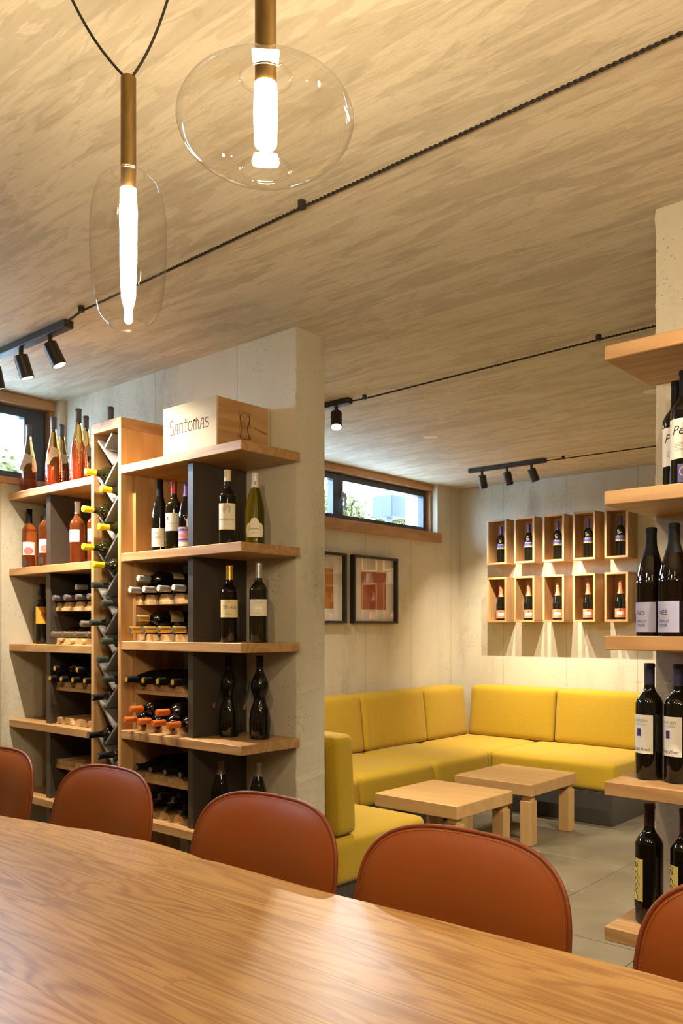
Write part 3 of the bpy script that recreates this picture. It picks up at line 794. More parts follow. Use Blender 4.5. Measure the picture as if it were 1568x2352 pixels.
def tree():
    g = [disc_geo(.003, 0, .148, 8, 1), rect_geo(.003, .014, 0, .139, 1), rect_geo(.012, .0016, 0, .131, 1)]
    r = random.Random(4)
    for i in range(34):
        a = r.uniform(0, 2*PI); q = .017*math.sqrt(r.random())
        g.append(disc_geo(.0024, q*math.cos(a)*1.15, .157+q*math.sin(a)*.8, 6, 1))
    return merge(*g)
bottle('dark wine bottle with bright orange label showing a tree', 'bordeaux', (-4.252, 2.395, z), .322, .0385, 'glass_dark', 'cap_black', .065, [(.108, .200, .085, 'paper_orange')],
       [('tr', tree, 'ink_red')], ncam(-4.25, 2.395, .12))

# --- lying bottles in the racks
ORD4 = ['leftmost', 'second from left', 'third from left', 'rightmost']
def row(x0, x1, top, tips, Hh, R, kind, cap, what, end=None, cl=.06, labels=(), glass='glass_dark', skip=(), group=None, prints=(), roll=PI, dz=0):
    pt = (x1-x0)/4
    for i in range(4):
        if i in skip: continue
        bottle('%s, %s of four' % (what, ORD4[i]) , kind, (x0+pt*(i+.5), tips[i]+Hh, top+.0497+(R-.037)*1.25+dz), Hh, R, glass, cap, cl, labels, prints, lie=True, roll=roll, group=group, end=end)
def upper(x0, x1, top, slots, Hh, R, kind, cap, what, end=None, cl=.06, labels=(), glass='glass_dark', group=None, prints=(), roll=PI):
    pt = (x1-x0)/4
    for n_, (i, tip, extra) in enumerate(slots):
        dh = math.sqrt(max((2*R)**2-(pt/2*2)**2/1.0*.25*1.0, 1e-6)) if False else math.sqrt((2*R+.0006)**2-(pt/2)**2)
        bottle('%s, %s' % (what, extra), kind, (x0+pt*(i+1), tip+Hh, top+.0497+(R-.037)*1.25+dh), Hh, R, glass, cap, cl, labels, prints, lie=True, roll=roll, group=group, end=end)
# right unit
g = 'bottles lying in the racks by the pillar'
row(XR0, XR1, RT[0,'mid'], [2.290]*4, .305, .037, 'bordeaux', 'cap_silver', 'lying bottle with silver cap under the trio', 'cap_white', group=g)
upper(XR0, XR1, RT[0,'mid'], [(0, 2.297, 'single one on top')], .305, .037, 'bordeaux', 'cap_silver', 'lying bottle with silver cap and cream label', 'cap_white', labels=[(.07, .135, .09, 'paper_cream')], group=g, roll=PI*.9)
row(XR0, XR1, RT[0,'low'], [2.290]*4, .305, .037, 'bordeaux', 'cap_gold', 'lying bottle with gold cap', 'cap_grey', group=g)
upper(XR0, XR1, RT[0,'low'], [(0, 2.292, 'single one on top of the gold-capped row')], .305, .037, 'bordeaux', 'cap_gold', 'lying bottle with gold cap and cream label', 'cap_grey', labels=[(.07, .145, .10, 'paper_cream')], group=g,
      prints=[('lk', lambda: shift(T_('ŠTOKA', .016), .01, .108), 'ink')], roll=PI*.78)
row(XR0, XR1, RT[1,'mid'], [2.270, 2.285, 2.285, 2.285], .300, .0395, 'burgundy', 'cap_black', 'lying gold-ended black bottle above the orange caps', 'cap_gold', group=g)
row(XR0, XR1, RT[1,'low'], [2.262]*4, .305, .037, 'bordeaux', 'cap_orange', 'lying bottle with orange cap', 'cap_orange', group=g)
upper(XR0, XR1, RT[1,'low'], [(0, 2.257, 'left one of the upper two'), (2, 2.242, 'right one of the upper two')], .305, .037, 'bordeaux', 'cap_orange', 'lying bottle with orange cap', 'cap_orange', group=g)
row(XR0, XR1, RT[2,'mid'], [2.325]*4, .298, .0395, 'burgundy', 'cap_black', 'lying black bottle with dull cap below the orange caps', 'cap_dim', group=g)
row(XR0, XR1, RT[2,'low'], [2.330]*4, .300, .037, 'bordeaux', None, 'uncapped dark bottle in the lowest rack', None, group=g)
upper(XR0, XR1, RT[2,'low'], [(0, 2.33, 'left one of the upper three'), (1, 2.335, 'middle one of the upper three'), (2, 2.33, 'right one of the upper three')], .298, .037, 'bordeaux', None, 'uncapped dark bottle in the lowest rack', group=g)
# left unit
g = 'bottles lying in the racks at the left wall'
row(XL0, XL1, LT[0,'mid'], [2.313]*4, .300, .037, 'bordeaux', 'cap_grey', 'lying grey-capped bottle beside the orange label', 'cap_grey', group=g)
upper(XL0, XL1, LT[0,'mid'], [(1, 2.345, 'single one on top')], .285, .037, 'bordeaux', 'cap_silver', 'lying bottle with a pale round cap end at the left', group=g)
row(XL0, XL1, LT[0,'low'], [2.305]*4, .300, .037, 'bordeaux', 'cap_dim', 'lying dark-capped bottle beside the orange label', 'cap_dim', group=g)
upper(XL0, XL1, LT[0,'low'], [(2, 2.307, 'single one on top')], .300, .037, 'bordeaux', 'cap_dim', 'lying dark-capped bottle at the left', group=g)
row(XL0, XL1, LT[1,'mid'], [2.293]*4, .300, .037, 'bordeaux', 'cap_black', 'lying black bottle with gold cap end at the left', 'cap_gold', group=g)
upper(XL0, XL1, LT[1,'mid'], [(0, 2.289, 'left one of the upper two'), (2, 2.285, 'right one of the upper two')], .300, .037, 'bordeaux', 'cap_black', 'lying black bottle with gold cap end at the left', 'cap_gold', group=g)
# tower
ysB = [2.214, 2.200, 2.200, 2.251, 2.240, 2.282, 2.252, 2.228]
ysA = [2.241, 2.228, 2.200, 2.245, 2.247, 2.253, None, 2.226]
NTH = ['topmost', 'second from the top', 'third from the top', 'fourth from the top', 'fifth from the top', 'lowest']
kinds = {0: ('cap_yellow', 'yellow'), 1: ('cap_yellow', 'yellow'), 2: ('cap_yellow', 'yellow'), 3: ('cap_green', 'dark green'), 4: ('cap_green', 'dark green'), 5: ('cap_green', 'dark green'), 6: ('cap_black', 'black'), 7: ('cap_black', 'black')}
order = {}
for i in range(8):
    for s, ys, dz in (('B', ysB, 0), ('A', ysA, -PER/2)):
        if ys[i] is None: continue
        cap, cn = kinds[i]; order[cn] = order.get(cn, -1)+1; k = order[cn]
        nth = NTH[k] if cn != 'black' else ['topmost', 'second', 'lowest'][k]
        if cn != 'black' and k == 5: nth = 'lowest'
        zz = 2.139-PER*i+dz
        if s == 'A': zz = JB0-PER*i-k0+.052+.0085
        bottle('%s-capped bottle in the lattice tower, %s of its colour' % (cn, nth), 'bordeaux', (TW0+(uB if s == 'B' else uA), ys[i]+.312, zz), .312, .037,
               'glass_olive' if cn == 'yellow' else 'glass_dark', cap, .052, lie=True, group='bottles in the lattice tower', end='cap_dim' if cn == 'black' else None)

# ------------------------------------------------------------------ wooden crate on top
CX0, CX1, CY0, CY1, CZ0 = -3.078, -2.717, 2.315, 2.622, RZ[0]+.0006
cr = thing('wine_crate', 'pale wooden wine crate with brown lettering on top of the shelf', 'crate', ((CX0+CX1)/2, (CY0+CY1)/2, CZ0))
CT = CZ0+.214
board('front_panel', CX0, CX1, CY0, CY0+.010, CZ0, CT, 'pale_pine', cr, .0006)
board('back_panel', CX0, CX1, CY1-.010, CY1, CZ0, CT, 'pale_pine', cr, .0006)
board('end_panel', CX1-.014, CX1-.001, CY0+.0105, CY1-.0105, CZ0, CT-.002, 'larch_y', cr, .0006)
board('end_panel', CX0+.001, CX0+.014, CY0+.0105, CY1-.0105, CZ0, CT-.002, 'larch_y', cr, .0006)
board('bottom_panel', CX0+.0145, CX1-.0145, CY0+.0105, CY1-.0105, CZ0, CZ0+.009, 'pale_pine', cr, 0)
board('lid', CX0+.0145, CX1-.0145, CY0+.0105, CY1-.0105, CT-.012, CT-.003, 'pale_pine', cr, 0)
# lettering in an uncial hand, drawn as strokes on a unit grid (x height 1)
def arc(cx, cy, rx, ry, a0, a1, n=10): return [(cx+rx*math.cos(math.radians(a0+(a1-a0)*i/n)), cy+ry*math.sin(math.radians(a0+(a1-a0)*i/n))) for i in range(n+1)]
GL = {
 'S': ([arc(.38, 1.05, .32, .33, 30, 250) + arc(.38, .36, .34, .38, 80, -150)], .85),
 'a': ([[(.0, .0), (.33, .95), (.62, .95)], [(.62, .95), (.62, 0)], [(.16, .38), (.62, .38)], [(-.08, 0), (.12, 0)], [(.52, 0), (.74, 0)]], .92),
 'n': ([[(.08, .95), (.08, 0)], [(-.06, .92), (.68, .95)], [(.58, .95), (.58, 0)], [(.58, 0), (.70, .06)]], .88),
 't': ([[(.30, 1.25), (.30, 0)], [(.02, .95), (.60, .95)], [(.16, 0), (.46, 0)], [(.20, 1.2), (.40, 1.2)]], .74),
 'o': ([arc(.36, .48, .36, .48, 0, 360, 18)], .95),
 'm': ([[(.06, .95), (.06, 0)], [(.06, .9)] + arc(.26, .65, .20, .3, 120, 0, 6) + [(.46, 0)], [(.46, .75)] + arc(.66, .65, .20, .3, 150, 0, 6) + [(.86, 0)], [(-.05, .95), (.3, 1.0)], [(.46, 1.05), (.62, 1.15)]], 1.12),
 's': ([arc(.30, .72, .26, .23, 30, 250, 8) + arc(.30, .25, .28, .26, 80, -150, 8)], .7)}
paths = []; x = 0
for ch in 'Santomas':
    p, adv = GL[ch]; paths += [[(a+x, b_) for a, b_ in q] for q in p]; x += adv
ksc = .268/x
g1 = stroke_geo([[((a-x/2)*ksc, (b_-.5)*ksc*1.15) for a, b_ in q] for q in paths], .0040)
g1 = ([(u+.0+(CX0+CX1)/2, v+CZ0+.112) for u, v in g1[0]], g1[1])
pc = cr.location
fp = [c for c in cr.children if c.name.startswith('front_panel')][0]
fl = fp.location + pc
ob('lettering', geo_mesh('lettering', ([(u-fl.x, v-fl.z) for u, v in g1[0]], g1[1]), lambda u, v: (u, -.0055, v), 'ink_crate'), fp)
ep = [c for c in cr.children if c.name.startswith('end_panel')][0]
def crest2():
    r = random.Random(8); G = []
    sh = [(-.016, .022), (.016, .022)] + [(.016*math.cos(a), .0-.022*math.sin(a)) for a in [PI*k/10 for k in range(11)]] + [(-.016, .022)]
    G.append(stroke_geo([sh, [(0, .022), (0, -.022)], [(-.016, .0), (.016, .0)]], .0016))
    G.append(stroke_geo([arc(0, .045, .015, .016, 0, 180, 10), arc(0, .045, .020, .022, 20, 160, 10), [(-.006, .045), (0, .032), (.006, .045)]], .002))
    for s in (-1, 1):
        G.append(stroke_geo([[(s*(.021+.006*math.sin(k*.9)), .055-.012*k) for k in range(9)]], .0055))
        G.append(stroke_geo([[(s*(.028+.004*math.cos(k*1.2)), .052-.012*k) for k in range(9)]], .0028))
        G.append(stroke_geo([arc(s*.030, .058, .008, .010, 0, 300, 8)], .0025))
        G.append(stroke_geo([[(s*.034, -.030), (s*.040, -.036), (s*.032, -.044), (s*.024, -.040)]], .003))
    G.append(stroke_geo([[(-.036+.006*k, -.043-.008*math.sin(PI*k/12)+.002*((k % 2)*2-1)) for k in range(13)]], .004))
    for k in range(16): G.append(disc_geo(.0018, r.uniform(-.014, .014), r.uniform(-.018, .032), 6, 1))
    return merge(*G)
el = ep.location + pc
ob('crest', geo_mesh('crest', crest2(), lambda u, v: (.0071, u+.005, v+.0), 'ink_brown'), ep)
ob('burn_mark', geo_mesh('burn_mark', ([(.055, .008), (.055, .004), (.135, -.012), (.135, -.002)], [(0, 1, 2, 3)]), lambda u, v: (.0071, u, v), 'ink_brown'), ep)

# ------------------------------------------------------------------ right shelf and its bottles
PZ = [2.197, 1.787, 1.378, .968, .559]
shelf_unit('wooden wine shelf at the concrete column on the right edge', -1.022, 1.0, PZ, [(-.46, -.42), (.90, .94)], (0.0, 2.46, 0))
g = 'bottles on the shelf at the right column'
z = PZ[1]+.0006
LR = ['farthest left', 'middle', 'nearest the frame edge']
for k, (x, y) in enumerate(((-.885, 2.475), (-.830, 2.385), (-.765, 2.335))):
    bottle('black-capped bottle with white script label, %s of three' % LR[k], 'bordeaux', (x, y, z), .322, .038, 'glass_dark', 'cap_black', .075, [(.075, .185, .100, 'paper_white')],
           [('pe', lambda: shift(T_('Pepe', .036, shear=.3), .014, .152), 'ink'), ('pf', lambda: merge(*[rect_geo(.05, .0012, .012, .118-.004*q, 4) for q in range(6)]), 'ink_grey'), ('pg', lambda: merge(rect_geo(.03, .050, .012, .035)), 'paper_blue'), ('ph', lambda: disc_geo(.010, .012, .040, 16, 2, 1.3, .008), 'ink_gold')], ncam(x, y, -.42), group=g)  # blue lower label: a blue reflection painted as its colour
z = PZ[2]+.0006
for k, (x, y) in enumerate(((-.930, 2.402), (-.845, 2.345), (-.757, 2.340))):
    bottle('sloping-shouldered bottle with daylight-tinted label, %s of three' % LR[k], 'burgundy', (x, y, z), .307, .0415, 'glass_brown', 'cap_black', .080, [(.010, .095, .098, 'paper_daylit_blue')],
           [('pn', lambda: merge(shift(T_('NES', .018), .004, .064), shift(T_('PINOT', .011), .008, .040), shift(T_('NOIR', .011), .006, .029), disc_geo(.004, -.022, .05, 8, 2, 4)), 'ink'), ('po', lambda: merge(shift(T_('J  A', .009), .004, .081), shift(T_('TSER', .010), .004, .051)), 'ink_gold')], ncam(x, y, -.85), group=g)
z = PZ[3]+.0006
for k, (x, y) in enumerate(((-.942, 2.420), (-.858, 2.415), (-.770, 2.395))):
    bottle('dark bottle with navy cap and white label, %s of three' % LR[k], 'bordeaux', (x, y, z), .330, .0385, 'glass_dark', 'cap_navy', .060, [(.075, .185, .085, 'paper_white')],
           [('ku', lambda: merge(shift(T_('KUPLJEN', .0115), .006, .168), shift(T_('Jeruzalem Svetinje', .0055), .004, .158)), 'ink_grey'), ('kv', lambda: merge(rect_geo(.014, .022, .002, .135), ), 'ink_purple'), ('kw', lambda: shift(T_('Modri Pinot', .0125, shear=.25), .004, .087), 'ink'),
            ('kx', lambda: shift(T_('KUPLJEN', .006), .0, .277), 'ink_gold')], ncam(x, y, -.85), group=g)
z = PZ[4]+.0006
for k, (x, y) in enumerate(((-.939, 2.410), (-.835, 2.400))):
    bottle('dark bottle with maroon cap and yellow label, %s' % ['left of the two on the lowest shelf', 'half behind the orange chair'][k], 'bordeaux', (x, y, z), .338, .0388, 'glass_dark', 'cap_maroon', .062, [(.065, .185, .055, 'paper_yellow')],
           [('do', lambda: shift(T_('Doppler', .036, shear=.3), .0, .125, PI/2), 'ink'), ('dp', lambda: rect_geo(.055, .020, 0, .052), 'cap_maroon')], ncam(x, y, -1.15), group=g)

# ------------------------------------------------------------------ display boxes on the back wall
BX = [-4.032+.2755*i for i in range(5)]; BW = .197; BY0, BY1 = 6.58, 6.748
NB = ['leftmost', 'second from left', 'middle', 'fourth from left', 'rightmost']
for r_, (zb, zt) in enumerate(((1.965, 2.365), (1.452, 1.852))):
    for i, x in enumerate(BX):
        rowname = ('upper', 'lower')[r_]
        d = thing('display_box', 'open wooden wall box, %s in the %s row on the back wall' % (NB[i], rowname), 'box', (x+BW/2, BY1, zb), 'wooden display boxes on the back wall')
        th = .018
        board('top_panel', x, x+BW, BY0, BY1, zt-th, zt, 'larch_x', d, .001)
        board('bottom_panel', x, x+BW, BY0, BY1, zb, zb+th, 'larch_x', d, .001)
        board('side_panel', x, x+th, BY0, BY1, zb+th+.0002, zt-th-.0002, 'larch_z', d, .001)
        board('side_panel', x+BW-th, x+BW, BY0, BY1, zb+th+.0002, zt-th-.0002, 'larch_z', d, .001)
        board('back_panel', x+th+.0003, x+BW-th-.0003, BY1-.008, BY1, zb+th+.0002, zt-th-.0002, 'larch_z', d, 0)
        bx, by, bz = x+BW/2+.004, 6.655, zb+th+.0006
        if r_ == 0:
            bottle('violet-capped bottle with blue-gold label in the %s upper wall box' % NB[i], 'bordeaux', (bx, by, bz), .325, .038, 'glass_dark', 'cap_violet', .075, [(.125, .165, .10, 'paper_blue')],
                   [('sg', lambda: rect_geo(.10, .014, 0, .128), 'ink_gold'), ('sh', lambda: merge(disc_geo(.011, -.004, .190, 16, 2, 1, .0075), disc_geo(.004, -.004, .190, 10, 1)), 'ink_gold'), ('si', lambda: shift(T_('Sturm', .019), -.002, .162), 'ink_white')], ncam(bx, by, -.12), group='bottles in the upper wall boxes')
        else:
            bottle('sparkling wine bottle with coral label in the %s lower wall box' % NB[i], 'sparkling', (bx, by, bz), .315, .0435, 'glass_dark', 'cap_coral', .105, [(.018, .090, .110, 'paper_coral')],
                   [('ca', lambda: rect_geo(.058, .024, .004, .052), 'paper_white'), ('cb', lambda: merge(rect_geo(.050, .006, .004, .050, 4), disc_geo(.006, .002, .076, 10, 2)), 'ink'), ], ncam(bx, by, -.1), group='bottles in the lower wall boxes')

# ------------------------------------------------------------------ pictures on the left wall
for (y0, y1, mat, lab) in ((5.150, 5.722, 'print_red', 'black framed picture of a rust-red field, nearer the room corner'), (4.495, 5.060, 'print_orange', 'black framed picture of an orange field, half hidden by the pillar')):
    z0, z1 = 1.438, 1.988; xa, xb = X0+.002, X0+.05
    p = thing('picture', lab, 'picture', (xa, (y0+y1)/2, z0), 'pictures under the window')
    bm = bmesh.new(); f = .020
    for bx in ((xa, xb, y0, y1, z0, z0+f), (xa, xb, y0, y1, z1-f, z1), (xa, xb, y0, y0+f, z0+f, z1-f), (xa, xb, y1-f, y1, z0+f, z1-f)): bm_box(bm, *bx)
    wpart('frame', bm, 'frame_black', p)
    board('mat_board', xa, xa+.012, y0+f+.0005, y1-f-.0005, z0+f+.0005, z1-f-.0005, 'mat_white', p, 0)
    board('print', xa+.0122, xa+.0135, y0+.125, y1-.125, z0+.115, z1-.125, mat, p, 0)
    board('glazing', xa+.030, xa+.032, y0+f+.0005, y1-f-.0005, z0+f+.0005, z1-f-.0005, 'picture_glass', p, 0)

# ------------------------------------------------------------------ sofas
def cushion(name, x0, x1, y0, y1, z0, z1, r, bulge, parent, mat='yellow_fabric', n=14, lean=None):
    """soft box: rounded edges, faces swelling by bulge=(bx,by,bz); lean=(axis,dir,amount) tilts the top"""
    bm = bmesh.new(); c = Vector(((x0+x1)/2, (y0+y1)/2, (z0+z1)/2)); h = Vector(((x1-x0)/2, (y1-y0)/2, (z1-z0)/2))
    grid = {}
    def P(a):
        a = Vector(a)
        q = Vector(max(-1, min(1, v)) for v in a)
        inner = Vector(q[i]*(h[i]) for i in range(3))
        cl = Vector(max(-(h[i]-r), min(h[i]-r, inner[i])) for i in range(3))
        d = inner-cl
        p = cl + (d.normalized()*r if d.length > 1e-9 else d)
        for i in range(3):
            j, k = (i+1) % 3, (i+2) % 3
            if abs(abs(q[i])-1) < 1e-6 or abs(inner[i]) > h[i]-r:
                w = max(0, 1-q[j]**2)**.6*max(0, 1-q[k]**2)**.6
                p[i] += math.copysign(bulge[i]*w, q[i])
        if lean: 
            p[lean[0]] += lean[1]*(p.z+h.z)/(2*h.z)
        return p
    def key(a): return tuple(round(v, 5) for v in a)
    def V(a):
        k_ = key(a)
        if k_ not in grid: grid[k_] = bm.verts.new(P(a))
        return grid[k_]
    # parameter lines denser near the rim
    ts = [-1+2*i/n for i in range(n+1)]
    ts = [math.copysign(1-(1-abs(t_))**1.5, t_) for t_ in ts]
    for ax in range(3):
        for s in (-1, 1):
            for i in range(n):
                for j in range(n):
                    q = []
                    for (u, v) in ((ts[i], ts[j]), (ts[i+1], ts[j]), (ts[i+1], ts[j+1]), (ts[i], ts[j+1])):
                        a = [0, 0, 0]; a[ax] = s; a[(ax+1) % 3] = u; a[(ax+2) % 3] = v; q.append(V(a))
                    bm.faces.new(q)
    p0 = Vector((0,0,0)); q_ = parent
    while q_ is not None: p0 += q_.location; q_ = q_.parent
    return ob(name, to_mesh(name, bm, mat, 70), parent, c-p0)
SZ0, SZ1 = .236, .448
sx, syf = -3.49, 5.73
s1 = thing('corner_sofa', 'yellow corner sofa with loose back cushions along two concrete walls', 'sofa', (-3.9, 6.2, 0))
board('base', X0+.03, sx-.03, 3.34, 6.72, .001, SZ0-.001, 'sofa_base', s1, .003)
board('base', sx-.0295, -2.50, syf+.02, 6.72, .001, SZ0-.001, 'sofa_base', s1, .003)
for (a, c) in ((3.345, 4.18), (4.181, 5.0), (5.001, 5.735)):
    cushion('seat_cushion', X0+.03, sx, a, c, SZ0, SZ1, .045, (.004, .0, .010), s1)
cushion('seat_cushion', X0+.03, sx+.005, 5.736, 6.72, SZ0, SZ1, .04, (.0, .0, .008), s1)
cushion('seat_cushion', sx+.006, -2.485, syf, 6.72, SZ0, SZ1, .045, (.004, .004, .010), s1)
for k, (a, c) in enumerate(((3.36, 4.178), (4.182, 5.012), (5.018, 5.838), (5.844, 6.462))):
    cushion('back_cushion', X0+.075, -4.14, a, c, SZ1+.008, .885, .030, (.014, .0, .008), s1, 'yellow_fabric_creased' if k in (2, 3) else 'yellow_fabric', lean=(0, -.05))
for k, (a, c) in enumerate(((-4.150, -3.322), (-3.314, -2.495))):
    cushion('back_cushion', a, c, 6.45, 6.675, SZ1+.008, .888, .030, (.0, .014, .008), s1, lean=(1, .05))
s2 = thing('sofa', 'yellow sofa bench with its back against the concrete pillar', 'sofa', (-3.0, 3.2, 0))
board('base', -3.42, -2.55, 2.86, 3.50, .001, .229, 'sofa_base', s2, .003)
cushion('seat_cushion', -3.42, -2.52, 2.84, 3.54, .23, SZ1, .04, (.003, .003, .010), s2)
cushion('back_cushion', -3.41, -2.525, 2.862, 3.000, SZ1+.008, .915, .03, (.004, .006, .006), s2, lean=(1, -.03))

# ------------------------------------------------------------------ coffee tables
def coffee(x0, x1, y0, y1, hgt, lab):
    t = thing('coffee_table', lab, 'table', ((x0+x1)/2, (y0+y1)/2, 0), 'square oak coffee tables')
    board('tabletop', x0, x1, y0, y1, hgt-.078, hgt, 'coffee_oak', t, .004)
    for a in (x0+.012, x1-.092):
        for c in (y0+.012, y1-.092):
            l = board('leg', a, a+.08, c, c+.08, .001, hgt-.112, 'coffee_oak_z', t, .003)
            board('leg_neck', a+.010, a+.070, c+.010, c+.070, hgt-.1115, hgt-.0785, 'coffee_oak_z', l, .001)
coffee(-3.245, -2.648, 4.01, 4.625, .40, 'low square oak coffee table nearer the pillar')
coffee(-3.240, -2.652, 4.87, 5.505, .40, 'low square oak coffee table nearer the back sofa')

# ------------------------------------------------------------------ dining table
TH = .78
tb = thing('dining_table', 'long oak dining table with a wavy natural edge in the foreground', 'table', (-1.0, .95, 0))
XA, XB = -3.35, 1.25
def edge_y(x):
    k = [(-3.4, 1.325), (-3.0, 1.345), (-2.7, 1.372), (-2.45, 1.42), (-2.25, 1.462), (-2.03, 1.490), (-1.75, 1.478), (-1.4, 1.476), (-1.0, 1.494), (-.6, 1.512), (0, 1.50), (.6, 1.48), (1.3, 1.46)]
    for (a, p), (c, q) in zip(k, k[1:]):
        if a <= x <= c:
            s = (x-a)/(c-a); s = s*s*(3-2*s); return p+(q-p)*s
    return k[-1][1]
ylines = [.42, .585, .755, .90, .985, 1.13, 1.285]
joints = {0: [-2.2, .1], 1: [-.35], 2: [-2.6, -.9], 3: [-1.2, .5], 4: [-1.785, .2], 5: [-1.785, .8], 6: [-1.785, -.1]}
for k in range(7):
    ya = ylines[k]; yb = ylines[k+1] if k < 6 else None
    xs = [XA] + joints[k] + [XB]
    for a, c in zip(xs, xs[1:]):
        a2, c2 = a+.0001, c-.0001
        if yb: board('plank', a2, c2, ya+.0001, yb-.0001, TH-.055, TH, 'table_oak', tb, .00025)
        else:
            n = max(4, int((c2-a2)/.06)); pts = [(a2, ya+.0003), (c2, ya+.0003)] + [(c2+(a2-c2)*i/n, edge_y(c2+(a2-c2)*i/n)) for i in range(n+1)]
            bm = bmesh.new(); bm_prism(bm, pts, lambda u, v, h: (u, v, h), TH-.055, TH)
            ed = [e for e in bm.edges if all(v.co.z > TH-.001 for v in e.verts) and all(v.co.y > ya+.05 for v in e.verts)]
            bmesh.ops.bevel(bm, geom=ed, offset=.008, segments=3, affect='EDGES')
            wpart('plank', bm, 'table_oak', tb, 35)
for x in (-2.75, .65):
    board('leg_frame', x-.05, x+.05, .62, 1.25, .001, .06, 'black_metal', tb, .004)
    for y in (.66, 1.16): board('leg', x-.04, x+.04, y, y+.05, .0605, TH-.0755, 'black_metal', tb, .003)
    board('leg_plate', x-.05, x+.05, .60, 1.27, TH-.075, TH-.0555, 'black_metal', tb, .002)

# ------------------------------------------------------------------ leather chairs
def chair_meshes():
    Wd, Hb = .278, .225          # half width, half height of the backrest
    def outline(n=96):
        pts = []
        for i in range(n):
            a = 2*PI*i/n; ca, sa = math.cos(a), math.sin(a)
            e = 3.9 if sa > 0 else 3.6
            x = math.copysign(abs(ca)**(2/e), ca); z = math.copysign(abs(sa)**(2/e), sa)
            wid = Wd*(1 - .11*max(0, -z)**1.5 - .012*max(0, z))
            pts.append((x*wid, z*Hb + .014*(1-x*x)*(z > 0)*z))
        return pts
    def bend(x, z, off):
        # concave towards the sitter (-y), leaning back towards the top
        y = -.62*x*x + .10*(z/Hb)*.55 - .02*(z/Hb)**2
        return Vector((x, y+off, z))
    O = outline(); n = len(O)
    def shell(front, scale, dom):
        bm = bmesh.new(); rings = []
        for k in range(11):
            s = 1-k/10; s = s**.8 if k < 10 else 0
            if k == 10: rings.append([bm.verts.new(bend(0, 0, dom))]); break
            off = dom*(1-s**4.6)
            rings.append([bm.verts.new(bend(x*s*scale, z*s*scale, off)) for x, z in O])
        for a, c in zip(rings, rings[1:]):
            for i in range(n):
                j = (i+1) % n
                if len(c) == 1: bm.faces.new((a[i], a[j], c[0]))
                else: bm.faces.new((a[i], a[j], c[j], c[i]))
        return bm
    bm = shell(True, 1.0, -.040); f = to_mesh('backrest', bm, 'leather', 80)
    bm = shell(False, 1.0, .022); bk = to_mesh('back_shell', bm, 'leather_dark', 80)
    bm = bmesh.new(); bm_tube(bm, [bend(x, z, .0) for x, z in O], .0052, 8, closed=True); pip = to_mesh('piping', bm, 'leather_dark', 60)
    bm = bmesh.new(); m = 3
    for i in range(n*m):
        t0, t1 = i/m, (i+.6)/m
        def at(t_):
            a, c = O[int(t_) % n], O[(int(t_)+1) % n]; w = t_-int(t_); s = .968
            x, z = (a[0]+(c[0]-a[0])*w)*s, (a[1]+(c[1]-a[1])*w)*s
            return bend(x, z, -.040*(1-s**4.6)-.0012)
        bm_tube(bm, [at(t0), at(t1)], .0009, 4)
    st = to_mesh('stitching', bm, 'thread')
    bm = bmesh.new()
    return f, bk, pip, st
FB, BK, PIP, ST = chair_meshes()
def seat_mesh():
    bm = bmesh.new(); n = 48; rings = []
    O = []
    for i in range(n):
        a = 2*PI*i/n; ca, sa = math.cos(a), math.sin(a)
        O.append((math.copysign(abs(ca)**.6, ca)*.235, math.copysign(abs(sa)**.6, sa)*.225))
    for s, z in ((0, 0), (.9, 0), (1, .012), (1, .035), (.95, .052), (.7, .060), (0, .062)):
        rings.append([bm.verts.new((x*s, y*s, z)) for x, y in O] if s else [bm.verts.new((0, 0, z))])
    for a, c in zip(rings, rings[1:]):
        for i in range(n):
            j = (i+1) % n
            if len(a) == 1: bm.faces.new((a[0], c[j], c[i]))
            elif len(c) == 1: bm.faces.new((a[i], a[j], c[0]))
            else: bm.faces.new((a[i], a[j], c[j], c[i]))
    return to_mesh('seat', bm, 'leather', 60)
SEAT = seat_mesh()
def leg_mesh(sx, sy):
    bm = bmesh.new(); bm_tube(bm, [(sx*.17, sy*.16, .40), (sx*.215, sy*.205, 0.001)], [.013, .009], 10); return to_mesh('leg', bm, 'black_metal', 60)
LEGS = [leg_mesh(a, c) for a in (-1, 1) for c in (-1, 1)]
bm = bmesh.new(); bm_tube(bm, [(0, .10, .405), (0, .22, .41), (0, .268, .45), (0, .285, .55)], .016, 10); SPINE = to_mesh('back_bracket', bm, 'black_metal', 60)
CH = [(-3.085, 1.545, .0, 'orange-brown leather dining chair cut off by the left edge'), (-2.405, 1.560, .0, 'orange-brown leather dining chair in front of the lattice tower'),
      (-1.668, 1.575, .0, 'orange-brown leather dining chair in front of the concrete pillar'), (-1.048, 1.580, .0, 'orange-brown leather dining chair, largest, in front of the coffee tables'),
      (-.375, 1.590, -.03, 'orange-brown leather dining chair cut off by the right edge')]
for (x, y, rz, lab) in CH:
    t = thing('dining_chair', lab, 'chair', (x, y-.262, 0), 'leather chairs along the far side of the table', rz)
    bk = ob('backrest', FB, t, (0, .285, .702))
    ob('piping', PIP, bk); ob('stitching', ST, bk)
    ob('back_shell', BK, t, (0, .285, .702))
    ob('seat', SEAT, t, (0, 0, .400))
    for l in LEGS: ob('leg', l, t)
    ob('back_bracket', SPINE, t)

